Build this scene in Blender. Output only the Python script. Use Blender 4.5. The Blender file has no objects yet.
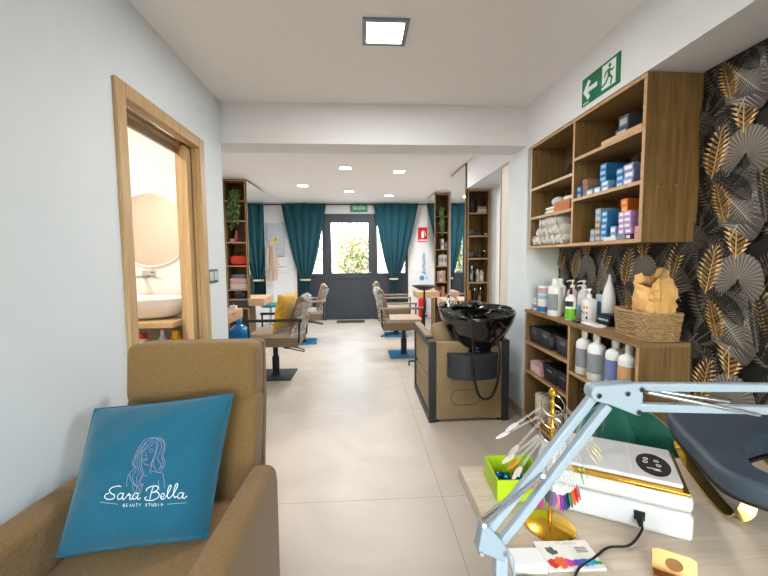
import bpy, bmesh, math, random
from mathutils import Vector, Matrix, Euler
R = random.Random(7)
SC = bpy.context.scene
COL = SC.collection
PI = math.pi

# ------------------------------------------------------------------ helpers
class M:
    """collects vertices and faces of one mesh"""
    def __init__(s): s.v = []; s.f = []; s.mi = []; s.cur = 0; s.col = []; s.T = Matrix.Identity(4); s.c = (1, 1, 1)
    def add(s, vs, fs):
        b = len(s.v)
        s.v += [tuple(s.T @ Vector(p)) for p in vs]
        for f in fs:
            s.f.append([b + i for i in f]); s.mi.append(s.cur); s.col.append(s.c)
        return s
    def box(s, x0, x1, y0, y1, z0, z1):
        return s.add([(x0,y0,z0),(x1,y0,z0),(x1,y1,z0),(x0,y1,z0),(x0,y0,z1),(x1,y0,z1),(x1,y1,z1),(x0,y1,z1)],
              [(0,3,2,1),(4,5,6,7),(0,1,5,4),(1,2,6,5),(2,3,7,6),(3,0,4,7)])
    def cbox(s, c, d):
        return s.box(c[0]-d[0]/2, c[0]+d[0]/2, c[1]-d[1]/2, c[1]+d[1]/2, c[2]-d[2]/2, c[2]+d[2]/2)
    def lathe(s, prof, c=(0,0,0), n=24, sx=1, sy=1, caps=True):
        vs = []; fs = []
        for r, z in prof:
            for k in range(n):
                a = 2*PI*k/n
                vs.append((c[0]+r*math.cos(a)*sx, c[1]+r*math.sin(a)*sy, c[2]+z))
        m = len(prof)
        for i in range(m-1):
            for k in range(n):
                fs.append((i*n+k, i*n+(k+1)%n, (i+1)*n+(k+1)%n, (i+1)*n+k))
        if caps:
            fs.append(tuple(range(n-1,-1,-1))); fs.append(tuple((m-1)*n+k for k in range(n)))
        return s.add(vs, fs)
    def tube(s, pts, r, n=8, closed=False, flat=1.0):
        P = [Vector(p) for p in pts]; m = len(P)
        rs = r if isinstance(r, (list, tuple)) else [r]*m
        vs = []; fs = []; ref = None
        for i in range(m):
            if closed: t = P[(i+1)%m]-P[i-1]
            else: t = P[min(i+1,m-1)]-P[max(i-1,0)]
            t.normalize()
            if ref is None:
                ref = Vector((0,0,1)) if abs(t.z) < .9 else Vector((1,0,0))
            u = ref - t*ref.dot(t); u.normalize(); w = t.cross(u); ref = u
            for k in range(n):
                a = 2*PI*k/n
                vs.append(P[i] + (u*math.cos(a)*flat + w*math.sin(a))*rs[i])
        for i in range(m if closed else m-1):
            j = (i+1)%m
            for k in range(n):
                fs.append((i*n+k, i*n+(k+1)%n, j*n+(k+1)%n, j*n+k))
        if not closed:
            fs.append(tuple(range(n-1,-1,-1))); fs.append(tuple((m-1)*n+k for k in range(n)))
        return s.add(vs, fs)
    def prism(s, poly, h0, h1, ax='z'):
        n = len(poly)
        def pt(p, h):
            if ax == 'z': return (p[0], p[1], h)
            if ax == 'y': return (p[0], h, p[1])
            return (h, p[0], p[1])
        vs = [pt(p,h0) for p in poly] + [pt(p,h1) for p in poly]
        fs = [tuple(range(n-1,-1,-1)), tuple(range(n,2*n))] + [(i,(i+1)%n,n+(i+1)%n,n+i) for i in range(n)]
        return s.add(vs, fs)
    def grid(s, fn, nu, nv, cu=False, cv=False):
        vs = [fn(i/(nu if cu else nu-1), j/(nv if cv else nv-1)) for i in range(nu) for j in range(nv)]
        fs = []
        for i in range(nu if cu else nu-1):
            for j in range(nv if cv else nv-1):
                a, b = (i+1)%nu, (j+1)%nv
                fs.append((i*nv+j, a*nv+j, a*nv+b, i*nv+b))
        return s.add(vs, fs)
    def ball(s, c, r, nu=16, nv=10, sc=(1,1,1)):
        def fn(u, v):
            a = 2*PI*u; b = PI*(v-.5)
            return (c[0]+r*sc[0]*math.cos(a)*math.cos(b), c[1]+r*sc[1]*math.sin(a)*math.cos(b), c[2]+r*sc[2]*math.sin(b))
        return s.grid(fn, nu, nv, cu=True)
    def poly(s, pts): return s.add(pts, [tuple(range(len(pts)))])

def obj(name, m, mt, parent=None, bevel=0, smooth=40, sub=0, loc=None, rot=None, seg=2, solid=0, rec=True):
    me = bpy.data.meshes.new(name)
    me.from_pydata(m.v, [], m.f); me.validate()
    for x in (mt if isinstance(mt, (list, tuple)) else [mt]): me.materials.append(x)
    if len(me.polygons) == len(m.mi): me.polygons.foreach_set('material_index', m.mi)
    if rec:
        bm = bmesh.new(); bm.from_mesh(me)
        bmesh.ops.remove_doubles(bm, verts=bm.verts, dist=1e-6)
        bmesh.ops.recalc_face_normals(bm, faces=bm.faces)
        bm.to_mesh(me); bm.free()
    if smooth:
        me.shade_smooth(); me.set_sharp_from_angle(angle=math.radians(smooth))
    o = bpy.data.objects.new(name, me); COL.objects.link(o)
    if parent: o.parent = parent
    if loc: o.location = loc
    if rot: o.rotation_euler = rot
    if solid:
        d = o.modifiers.new('solid', 'SOLIDIFY'); d.thickness = solid; d.offset = 0
    if bevel:
        d = o.modifiers.new('bevel', 'BEVEL'); d.width = bevel; d.segments = seg; d.limit_method = 'ANGLE'; d.angle_limit = math.radians(40)
        me.shade_smooth(); me.set_sharp_from_angle(angle=math.radians(60)) if not smooth else None
    if sub:
        d = o.modifiers.new('sub', 'SUBSURF'); d.levels = sub; d.render_levels = sub
    return o

def tag(o, label, cat, group=None, kind=None):
    o['label'] = label; o['category'] = cat
    if group: o['group'] = group
    if kind: o['kind'] = kind
    return o
def thing(name, label, cat, loc=(0,0,0), rz=0, group=None):
    o = bpy.data.objects.new(name, None); COL.objects.link(o); o.empty_display_size = .1
    o.location = loc; o.rotation_euler = (0,0,rz)
    return tag(o, label, cat, group)
def struct(name, m, mt, parent=None, **k):
    o = obj(name, m, mt, parent, **k)
    if not parent: o['kind'] = 'structure'
    return o
def dup(root, loc, rz=None, label=None):
    r = root.copy(); COL.objects.link(r); r.location = loc
    if rz is not None: r.rotation_euler = (0,0,rz)
    if label: r['label'] = label
    for ch in list(root.children):
        c = ch.copy(); COL.objects.link(c); c.parent = r
        for g in list(ch.children):
            d = g.copy(); COL.objects.link(d); d.parent = c
    return r
def text(name, body, size, mt, parent, mw, font_shear=0, ext=.0004, spacing=1.0, width=None):
    cu = bpy.data.curves.new('tmp', 'FONT'); cu.body = body; cu.size = size; cu.align_x = 'CENTER'; cu.align_y = 'CENTER'
    cu.extrude = ext; cu.shear = font_shear; cu.space_character = spacing
    t = bpy.data.objects.new('tmp', cu); COL.objects.link(t)
    dg = bpy.context.evaluated_depsgraph_get()
    me = bpy.data.meshes.new_from_object(t.evaluated_get(dg))
    bpy.data.objects.remove(t); bpy.data.curves.remove(cu)
    if width:
        xs = [v.co.x for v in me.vertices]; k = width/(max(xs)-min(xs))
        for v in me.vertices: v.co.x *= k
    me.materials.clear(); me.materials.append(mt)
    o = bpy.data.objects.new(name, me); COL.objects.link(o)
    o.parent = parent; o.matrix_local = mw
    return o
def spline(pts, k=6, closed=False):
    P = [Vector(p) for p in pts]; n = len(P); out = []
    if P and len(P[0]) == 2: P = [p.to_3d() for p in P]
    for i in range(n if closed else n-1):
        if closed: a,b,c,d = P[i-1],P[i],P[(i+1)%n],P[(i+2)%n]
        else: a,b,c,d = P[max(i-1,0)],P[i],P[i+1],P[min(i+2,n-1)]
        for j in range(k):
            t = j/k
            out.append(.5*((2*b)+(c-a)*t+(2*a-5*b+4*c-d)*t*t+(3*b-a-3*c+d)*t**3))
    if not closed: out.append(P[-1])
    return out

# ------------------------------------------------------------------ materials
def lin(h):
    if isinstance(h, tuple): return h
    h = h.lstrip('#'); c = [int(h[i:i+2],16)/255 for i in (0,2,4)]
    return tuple(x/12.92 if x <= .04045 else ((x+.055)/1.055)**2.4 for x in c)
MATS = {}
def mat(name, col, rough=.5, metal=0, noise=(30,.06), bump=None, spec=.5, coat=0, sheen=0, emit=None, trans=0, ior=1.45, stretch=(1,1,1), aniso=None):
    if name in MATS: return MATS[name]
    m = bpy.data.materials.new(name); m.use_nodes = True
    nt = m.node_tree; N = nt.nodes; L = nt.links
    b = N['Principled BSDF']; c = lin(col)
    b.inputs['Roughness'].default_value = rough; b.inputs['Metallic'].default_value = metal
    b.inputs['Specular IOR Level'].default_value = spec; b.inputs['Coat Weight'].default_value = coat
    b.inputs['Sheen Weight'].default_value = sheen; b.inputs['Transmission Weight'].default_value = trans; b.inputs['IOR'].default_value = ior
    tc = N.new('ShaderNodeTexCoord'); mp = N.new('ShaderNodeMapping'); mp.inputs['Scale'].default_value = stretch
    L.new(tc.outputs['Object'], mp.inputs['Vector'])
    if noise:
        t = N.new('ShaderNodeTexNoise'); t.inputs['Scale'].default_value = noise[0]; t.inputs['Detail'].default_value = 4
        L.new(mp.outputs['Vector'], t.inputs['Vector'])
        r = N.new('ShaderNodeValToRGB'); k = noise[1]
        r.color_ramp.elements[0].position = .3; r.color_ramp.elements[1].position = .7
        r.color_ramp.elements[0].color = (*[x*(1-k) for x in c],1); r.color_ramp.elements[1].color = (*[min(1,x*(1+k)) for x in c],1)
        L.new(t.outputs['Fac'], r.inputs['Fac']); L.new(r.outputs['Color'], b.inputs['Base Color'])
    else: b.inputs['Base Color'].default_value = (*c,1)
    if bump:
        t2 = N.new('ShaderNodeTexNoise'); t2.inputs['Scale'].default_value = bump[0]; t2.inputs['Detail'].default_value = 3
        L.new(mp.outputs['Vector'], t2.inputs['Vector'])
        bp = N.new('ShaderNodeBump'); bp.inputs['Strength'].default_value = bump[1]; bp.inputs['Distance'].default_value = bump[2] if len(bump) > 2 else .002
        L.new(t2.outputs['Fac'], bp.inputs['Height']); L.new(bp.outputs['Normal'], b.inputs['Normal'])
    if emit:
        b.inputs['Emission Color'].default_value = (*lin(emit[0]),1); b.inputs['Emission Strength'].default_value = emit[1]
    MATS[name] = m; return m
def wood(name, c1, c2, scale=(14,14,1.2), rough=.5, dist=3.0, bump=.05):
    m = bpy.data.materials.new(name); m.use_nodes = True
    nt = m.node_tree; N = nt.nodes; L = nt.links; b = N['Principled BSDF']; b.inputs['Roughness'].default_value = rough
    b.inputs['Specular IOR Level'].default_value = .35
    tc = N.new('ShaderNodeTexCoord'); mp = N.new('ShaderNodeMapping'); mp.inputs['Scale'].default_value = scale
    L.new(tc.outputs['Object'], mp.inputs['Vector'])
    t = N.new('ShaderNodeTexNoise'); t.inputs['Scale'].default_value = 2.2; t.inputs['Detail'].default_value = 8; t.inputs['Roughness'].default_value = .65; t.inputs['Distortion'].default_value = .4
    t3 = N.new('ShaderNodeTexNoise'); t3.inputs['Scale'].default_value = 9; t3.inputs['Detail'].default_value = 2
    L.new(mp.outputs['Vector'], t.inputs['Vector']); L.new(mp.outputs['Vector'], t3.inputs['Vector'])
    mx = N.new('ShaderNodeMath'); mx.operation = 'MULTIPLY_ADD'; mx.inputs[1].default_value = .35
    L.new(t3.outputs['Fac'], mx.inputs[0]); L.new(t.outputs['Fac'], mx.inputs[2])
    r = N.new('ShaderNodeValToRGB'); a, d = lin(c1), lin(c2)
    r.color_ramp.elements[0].position = .45; r.color_ramp.elements[1].position = .9
    r.color_ramp.elements[0].color = (*a,1); r.color_ramp.elements[1].color = (*d,1)
    L.new(mx.outputs[0], r.inputs['Fac']); L.new(r.outputs['Color'], b.inputs['Base Color'])
    bp = N.new('ShaderNodeBump'); bp.inputs['Strength'].default_value = bump; bp.inputs['Distance'].default_value = .002
    L.new(t.outputs['Fac'], bp.inputs['Height']); L.new(bp.outputs['Normal'], b.inputs['Normal'])
    MATS[name] = m; return m
def glass(name, tint='#ffffff', refl=.12, rough=.0):
    m = bpy.data.materials.new(name); m.use_nodes = True
    nt = m.node_tree; N = nt.nodes; L = nt.links
    N.remove(N['Principled BSDF'])
    t = N.new('ShaderNodeBsdfTransparent'); t.inputs['Color'].default_value = (*lin(tint),1)
    g = N.new('ShaderNodeBsdfGlossy'); g.inputs['Roughness'].default_value = rough; g.inputs['Color'].default_value = (.9,.93,.95,1)
    lw = N.new('ShaderNodeLayerWeight'); lw.inputs['Blend'].default_value = refl
    mx = N.new('ShaderNodeMixShader'); L.new(lw.outputs['Fresnel'], mx.inputs[0]); L.new(t.outputs[0], mx.inputs[1]); L.new(g.outputs[0], mx.inputs[2])
    L.new(mx.outputs[0], N['Material Output'].inputs['Surface']); MATS[name] = m; return m
def plastic_film(name):
    m = bpy.data.materials.new(name); m.use_nodes = True
    nt = m.node_tree; N = nt.nodes; L = nt.links; b = N['Principled BSDF']
    b.inputs['Base Color'].default_value = (.85,.86,.86,1); b.inputs['Roughness'].default_value = .2; b.inputs['Specular IOR Level'].default_value = .8
    t = N.new('ShaderNodeBsdfTransparent'); tc = N.new('ShaderNodeTexCoord')
    n = N.new('ShaderNodeTexNoise'); n.inputs['Scale'].default_value = 14; n.inputs['Detail'].default_value = 5; n.inputs['Distortion'].default_value = 1.5
    L.new(tc.outputs['Object'], n.inputs['Vector'])
    r = N.new('ShaderNodeValToRGB'); r.color_ramp.elements[0].position = .35; r.color_ramp.elements[1].position = .65
    r.color_ramp.elements[0].color = (.05,.05,.05,1); r.color_ramp.elements[1].color = (.42,.42,.42,1); L.new(n.outputs['Fac'], r.inputs['Fac'])
    bp = N.new('ShaderNodeBump'); bp.inputs['Strength'].default_value = .8; bp.inputs['Distance'].default_value = .01
    L.new(n.outputs['Fac'], bp.inputs['Height']); L.new(bp.outputs['Normal'], b.inputs['Normal'])
    mx = N.new('ShaderNodeMixShader'); L.new(r.outputs['Color'], mx.inputs[0]); L.new(t.outputs[0], mx.inputs[1]); L.new(b.outputs[0], mx.inputs[2])
    L.new(mx.outputs[0], N['Material Output'].inputs['Surface']); MATS[name] = m; return m
def floor_mat():
    m = bpy.data.materials.new('floor_tiles'); m.use_nodes = True
    nt = m.node_tree; N = nt.nodes; L = nt.links; b = N['Principled BSDF']
    tc = N.new('ShaderNodeTexCoord'); sp = N.new('ShaderNodeSeparateXYZ'); L.new(tc.outputs['Object'], sp.inputs[0])
    def line(out, off, period, w):
        a = N.new('ShaderNodeMath'); a.operation = 'SUBTRACT'; a.inputs[1].default_value = off; L.new(out, a.inputs[0])
        d = N.new('ShaderNodeMath'); d.operation = 'PINGPONG'; d.inputs[1].default_value = period/2; L.new(a.outputs[0], d.inputs[0])
        l = N.new('ShaderNodeMath'); l.operation = 'LESS_THAN'; l.inputs[1].default_value = w/2; L.new(d.outputs[0], l.inputs[0]); return l
    a = line(sp.outputs[0], .438, 1.27, .004); c = line(sp.outputs[1], 2.04, 1.27, .004)
    mx = N.new('ShaderNodeMath'); mx.operation = 'MAXIMUM'; L.new(a.outputs[0], mx.inputs[0]); L.new(c.outputs[0], mx.inputs[1])
    n = N.new('ShaderNodeTexNoise'); n.inputs['Scale'].default_value = 1.6; n.inputs['Detail'].default_value = 7; n.inputs['Distortion'].default_value = 1.2; L.new(tc.outputs['Object'], n.inputs['Vector'])
    r = N.new('ShaderNodeValToRGB'); e = r.color_ramp.elements
    e[0].position = .3; e[0].color = (*lin('#aca295'),1); e[1].position = .72; e[1].color = (*lin('#beb5a9'),1)
    x = e.new(.5); x.color = (*lin('#b6ac9f'),1)
    L.new(n.outputs['Fac'], r.inputs['Fac'])
    mc = N.new('ShaderNodeMix'); mc.data_type = 'RGBA'; L.new(mx.outputs[0], mc.inputs['Factor']); L.new(r.outputs['Color'], mc.inputs['A']); mc.inputs['B'].default_value = (*lin('#8d8176'),1)
    L.new(mc.outputs['Result'], b.inputs['Base Color'])
    b.inputs['Roughness'].default_value = .42; b.inputs['Specular IOR Level'].default_value = .45
    MATS['floor'] = m; return m
def vcol_mat(name, rough=.6, metal=0):
    m = bpy.data.materials.new(name); m.use_nodes = True
    N = m.node_tree.nodes; L = m.node_tree.links; b = N['Principled BSDF']
    a = N.new('ShaderNodeAttribute'); a.attribute_name = 'Col'; L.new(a.outputs['Color'], b.inputs['Base Color'])
    b.inputs['Roughness'].default_value = rough; b.inputs['Metallic'].default_value = metal; b.inputs['Specular IOR Level'].default_value = .3
    return m

wall_w = mat('white_wall_paint', '#e3e4e6', .75, noise=(4,.015), bump=(180,.06,.001))
wall_c = mat('cool_light_tinted_paint', '#dde5ea', .75, noise=(4,.015), bump=(180,.06,.001))  # white paint with the cool cast of the light mixed into its colour
ceil_w = mat('ceiling_paint', '#f1eeec', .8, noise=(3,.012))
floorm = floor_mat()
walnut = wood('walnut_veneer', '#5f4726', '#8d7046', (22,22,1.1))
walnut_h = wood('walnut_veneer_flat', '#6c502c', '#96774c', (22,1.1,22))
edgew = wood('pale_edge_band', '#a98660', '#c6a27a', (8,8,8), .45)
oak = wood('oak_trim', '#ab8a5e', '#cbae84', (26,26,1.0))
oak_h = wood('oak_trim_flat', '#ab8a5e', '#cbae84', (26,1.0,26))
deskw = wood('pale_desk_laminate', '#b5a48f', '#cfc0ac', (1.2,26,26), .42)
stationw = wood('station_oak', '#a98461', '#c6a17e', (3,20,20), .45)
trayw = wood('pale_tray_wood', '#c09766', '#dcb889', (20,2,20), .5)
dgrey = mat('anthracite_aluminium', '#2b303a', .45, noise=(20,.04))
blackm = mat('black_metal', '#1c1e20', .4, metal=.3, noise=(20,.05))
blackp = mat('black_plastic', '#17181a', .38, noise=(20,.08))
steelb = mat('black_steel_frame', '#26292c', .5, noise=(12,.08))
chrome = mat('chrome', '#d0d2d4', .12, metal=1, noise=None)
gold = mat('gold_metal', '#d8a93c', .22, metal=1, noise=(8,.05))
lampwhite = mat('lamp_white_plastic', '#c6c6c4', .32, noise=(20,.015), coat=.2)
copper = mat('rose_gold_metal', '#b98a58', .35, metal=1, noise=(30,.06))
goldb = mat('brushed_gold', '#cdb574', .33, metal=1, noise=(60,.08), stretch=(1,20,1))
mirror = mat('mirror_glass', '#eef1f0', .012, metal=1, noise=None)
teal = mat('teal_curtain_cloth', '#06414d', .85, noise=(60,.12), bump=(500,.15,.001), sheen=.04)
pillow_m = mat('teal_linen', '#0e5a72', .9, noise=(220,.16), bump=(700,.35,.001), sheen=.2)
chairfab = mat('olive_brown_weave', '#80633a', .92, noise=(330,.32), bump=(420,.6,.0015), sheen=.1)
chairfab_d = mat('olive_brown_piping', '#7a5e3b', .92, noise=(420,.15))
leather = mat('taupe_leather', '#725e47', .5, noise=(18,.12), bump=(240,.2,.001))
leather_t = mat('tan_suede', '#8a7452', .62, noise=(7,.14), bump=(260,.15,.001))
leather_s = mat('taupe_top_leather', '#9c8b76', .45, noise=(14,.08), bump=(240,.15,.001))
mustard = mat('mustard_velvet', '#c8960f', .85, noise=(18,.22), sheen=.5, bump=(40,.25,.004))
film = plastic_film('clear_plastic_film')
bluefilm = mat('blue_protective_film', '#1b6f9e', .3, noise=(9,.12))
blackgloss = mat('gloss_black_ceramic', '#070809', .04, noise=None, coat=.6, spec=.7)
rubber = mat('black_rubber', '#101112', .55, noise=(30,.1))
lampgrey = mat('pale_grey_enamel', '#98a7b3', .3, noise=(15,.03), coat=.3)
lampgrey_d = mat('grey_enamel_plate', '#8f9eab', .35, noise=(15,.04))
white_p = mat('white_plastic', '#e9e9e8', .3, noise=(20,.015), coat=.2)
offwhite = mat('soft_white', '#dedcd8', .55, noise=(40,.04))
led = mat('led_panel', '#ffffff', .5, noise=None, emit=('#fff8ee', 14))
led_small = mat('led_spot_panel', '#ffffff', .5, noise=None, emit=('#fff6ea', 9))
frame_l = mat('lamp_bezel', '#7f929b', .35, metal=.6, noise=(20,.04))
green_s = mat('exit_green', '#00734f', .4, noise=(30,.04))
white_s = mat('sign_white', '#e8efe9', .45, noise=(30,.02))
red_s = mat('sign_red', '#d3141b', .4, noise=(30,.04))
greenleaf = mat('leaf_green', '#4f7a46', .5, noise=(25,.25))
paleleaf = mat('leaf_pale_green', '#9fb26a', .5, noise=(25,.25))
towelw = mat('white_terry', '#f1efeb', .95, noise=(120,.05), bump=(300,.6,.002))
pane = glass('clear_pane', '#f4f8f8', .08)
def swatch_clear():
    m = bpy.data.materials.new('clear_swatch_stick'); m.use_nodes = True
    N = m.node_tree.nodes; L = m.node_tree.links; b = N['Principled BSDF']
    n = N.new('ShaderNodeTexNoise'); n.inputs['Scale'].default_value = 60
    r = N.new('ShaderNodeValToRGB'); r.color_ramp.elements[0].color = (.74,.76,.78,1); r.color_ramp.elements[1].color = (.86,.87,.88,1); L.new(n.outputs['Fac'], r.inputs['Fac']); L.new(r.outputs['Color'], b.inputs['Base Color'])
    b.inputs['Roughness'].default_value = .15
    t = N.new('ShaderNodeBsdfTransparent'); mx = N.new('ShaderNodeMixShader'); mx.inputs[0].default_value = .22
    L.new(t.outputs[0], mx.inputs[1]); L.new(b.outputs[0], mx.inputs[2]); L.new(mx.outputs[0], N['Material Output'].inputs['Surface']); return m
clearp = glass('clear_acrylic', '#e9eef0', .25, .05)
grey_glass = glass('smoked_glass', '#8c989c', .3, .02)
wicker = mat('wicker_willow', '#a98b62', .7, noise=(60,.3))
kraft = mat('kraft_paper', '#dcae6c', .75, noise=(9,.1), bump=(26,.5,.006))
velvet_g = mat('emerald_velvet', '#046654', .8, noise=(12,.25), sheen=.6)
grey_vinyl = mat('slate_vinyl', '#36424e', .5, noise=(12,.1), bump=(300,.15,.001))
lime = mat('lime_plastic', '#a9c817', .38, noise=(15,.05))
bluefoil = mat('blue_foil', '#1673a8', .22, metal=.85, noise=(30,.35), bump=(60,.7,.004))
basketb = mat('black_bin_plastic', '#25272a', .55, noise=(20,.1))
curtain_tie = mat('pale_tieback', '#b9b5a6', .6, noise=(60,.15))

# ------------------------------------------------------------------ camera
cam = bpy.data.cameras.new('camera'); co = bpy.data.objects.new('camera', cam); COL.objects.link(co)
f, pt, yw, rl = 389.43, .0765473, .060661, -.0080004
cy, sy, cp, sp = math.cos(yw), math.sin(yw), math.cos(pt), math.sin(pt)
F = Vector((sy*cp, cy*cp, -sp)); Rt = Vector((cy,-sy,0)); U = Rt.cross(F)
Rr = Rt*math.cos(rl)+U*math.sin(rl); Uu = U*math.cos(rl)-Rt*math.sin(rl)
mw = Matrix((( Rr.x,Uu.x,-F.x,0),(Rr.y,Uu.y,-F.y,0),(Rr.z,Uu.z,-F.z,1.32),(0,0,0,1)))
co.matrix_world = mw; cam.sensor_width = 36; cam.sensor_fit = 'HORIZONTAL'; cam.lens = f/768*36; cam.clip_start = .02
SC.camera = co

# ------------------------------------------------------------------ room shell
XL, XB, XW, XS, XR = -1.03, 1.316, 1.589, -1.97, 1.62
YB, YF, YM = -2.2, 8.35, 3.06
ZC, ZB, ZS = 2.49, 2.19, 2.16
struct('floor', M().box(-3.0, 2.0, YB-.1, YF+.12, -.06, 0), floorm)
struct('ceiling', M().box(-1.15, 1.9, YB-.1, YM+.05, ZC, ZC+.1), ceil_w)
struct('ceiling', M().box(-2.1, 1.9, YM+.2, YF+.1, 2.475, ZC+.1), ceil_w)
struct('beam', M().box(-2.1, XB+.002, YM, 3.33, ZB, ZC+.05), wall_w)
struct('bulkhead', M().box(XB, XR+.1, YB, 5.45, ZS, ZC+.05), wall_w)
# left wall with the bathroom door opening
y0, y1, zt = 1.81, 2.64, 2.05
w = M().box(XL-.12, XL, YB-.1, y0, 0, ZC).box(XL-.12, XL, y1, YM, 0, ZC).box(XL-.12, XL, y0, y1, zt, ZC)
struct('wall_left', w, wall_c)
struct('wall_left_salon', M().box(XS-.1, XS, YM, YF+.1, 0, ZC), wall_w)
struct('wall_partition', M().box(XS-1.0, XL-.12, 2.95, YM+.1, 0, ZC), wall_w)
# right
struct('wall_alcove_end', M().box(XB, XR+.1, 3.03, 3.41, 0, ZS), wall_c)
struct('baseboard_alcove', M().box(XB-.012, XB, 3.03, 3.41, 0, .08).box(XB-.012, XW, 3.018, 3.03, 0, .08), mat('tile_baseboard', '#a89a88', .45))
struct('wall_right_salon', M().box(XR, XR+.1, 3.41, 5.45, 0, ZS).box(XR, XR+.1, 5.45, YF+.1, 0, ZC), wall_w)
# wall behind the camera with a large shop window
struct('wall_back', M().box(-1.15,-.75,YB-.12,YB,0,ZC).box(1.15,1.7,YB-.12,YB,0,ZC).box(-.75,1.15,YB-.12,YB,2.25,ZC).box(-.75,1.15,YB-.12,YB,0,.25), wall_w)
wf = struct('window_1', M().box(-.75,-.69,YB-.1,YB-.02,.25,2.25).box(1.09,1.15,YB-.1,YB-.02,.25,2.25).box(-.69,1.09,YB-.1,YB-.02,.25,.31).box(-.69,1.09,YB-.1,YB-.02,2.19,2.25).box(.17,.23,YB-.1,YB-.02,.31,2.19), dgrey)
obj('pane', M().box(-.69,1.09,YB-.064,YB-.058,.31,2.19), pane, wf)
# bathroom shell
bw = mat('bathroom_tile', '#eee6dc', .5, noise=(3,.02))
struct('wall_bathroom', M().box(-2.75,-1.15,2.93,2.955,0,ZC).box(-2.75,-2.65,.9,2.95,0,ZC).box(-2.75,-1.15,.9,1.0,0,ZC), bw)
struct('ceiling_bathroom', M().box(-2.75,-1.15,.9,2.95,ZC-.03,ZC+.05), bw)
# bathroom door frame
d = struct('door_1', M().box(XL-.002,XL+.018,1.76,1.826,0,2.095).box(XL-.002,XL+.018,2.615,2.684,0,2.095).box(XL-.002,XL+.017,1.826,2.615,2.032,2.095), oak, bevel=.003)
obj('jamb', M().box(XL-.14,XL,1.812,1.828,0,2.048).box(XL-.14,XL-.085,2.612,2.638,0,2.048).box(XL-.035,XL,2.612,2.638,0,2.048).box(XL-.085,XL-.035,2.618,2.638,0,2.048), oak, d)
obj('head_jamb', M().box(XL-.14,XL-.085,1.828,2.612,2.03,2.048).box(XL-.035,XL,1.828,2.612,2.03,2.048), oak_h, d)
obj('head_panel', M().box(XL-.135,XL-.118,1.828,2.612,1.992,2.03), mat('taupe_head','#b3a493',.5), d)
obj('sliding_track', M().box(XL-.085,XL-.035,1.828,2.612,2.036,2.048), chrome, d)
obj('stop_strip', M().box(XL-.030,XL-.012,2.600,2.612,0,2.03).box(XL-.12,XL-.10,2.600,2.612,0,2.03), oak, d)
obj('door_leaf', M().box(XL-.08,XL-.04,2.545,2.616,.01,2.028), oak, d, bevel=.003)
# pale sliding door past the pillar
d2 = struct('door_2', M().box(XB+.012,XB+.034,3.425,3.62,0.01,2.145), mat('pale_door_laminate', '#d9cfc8', .5, noise=(6,.03)))
obj('door_edge', M().box(XB+.006,XB+.04,3.62,3.64,.01,2.15).box(XB+.006,XB+.04,3.412,3.425,.01,2.15).box(XB+.006,XB+.04,3.425,3.62,2.145,2.158), oak, d2)
# shopfront wall
ff = M().box(-2.1,-1.336,YF,YF+.1,0,ZC).box(1.028,1.72,YF,YF+.1,0,ZC).box(-1.336,1.028,YF,YF+.1,2.255,ZC)
struct('wall_front', ff, wall_w)
def frame(name, x0, x1, z0, z1, parent=None, t=.07, mid=None, dy=0, tb=None):
    tb = tb or t
    m = M().box(x0,x0+t,YF-.02+dy,YF+.05+dy,z0,z1).box(x1-t,x1,YF-.02+dy,YF+.05+dy,z0,z1).box(x0+t,x1-t,YF-.02+dy,YF+.05+dy,z1-t,z1).box(x0+t,x1-t,YF-.02+dy,YF+.05+dy,z0,z0+tb)
    if mid: m.box(x0+t,x1-t,YF-.02+dy,YF+.05+dy,mid-t,mid)
    return struct(name, m, dgrey, parent, bevel=.004)
wl_ = frame('window_2', -1.336, -.735, 0, 2.255, mid=1.0, t=.06)
obj('pane', M().box(-1.276,-.795,YF+.012,YF+.018,1.0,2.195), pane, wl_)
obj('lower_panel', M().box(-1.276,-.795,YF+.0,YF+.03,.06,.94), dgrey, wl_)
wr_ = frame('window_3', .31, 1.028, 0, 2.255, mid=1.0, t=.06)
obj('pane', M().box(.37,.968,YF+.012,YF+.018,1.0,2.195), pane, wr_)
obj('lower_panel', M().box(.37,.968,YF+.0,YF+.03,.06,.94), dgrey, wr_)
struct('trim_1', M().box(-.735,.31,YF-.03,YF+.05,2.19,2.255).box(-.737,-.72,YF-.03,YF+.05,0,2.19).box(.298,.312,YF-.03,YF+.05,0,2.19), dgrey)
dr = frame('door_3', -.725, .30, .015, 2.19, mid=1.005, t=.12, dy=-.015)
obj('pane', M().box(-.605,.18,YF,YF+.006,1.005,2.07), pane, dr)
obj('lower_panel', M().box(-.605,.18,YF-.02,YF+.02,.135,.885), dgrey, dr)
obj('door_handle', M().tube([(.235,YF-.035,1.02),(.235,YF-.075,1.02),(.235,YF-.08,1.02),(.12,YF-.08,1.02)],.009), chrome, dr)
obj('threshold', M().box(-.725,.30,YF-.06,YF+.05,0,.014), mat('alu_threshold', '#b9babb', .35, metal=.7), dr)
tag(obj('door_mat', M().box(-.50,.08,7.95,8.22,0,.012), mat('dark_coir', '#3a3836', .95, noise=(200,.3), bump=(300,.8,.004)), bevel=.003), 'dark doormat lying on the tiles in front of the glazed entrance door', 'doormat')

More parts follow.
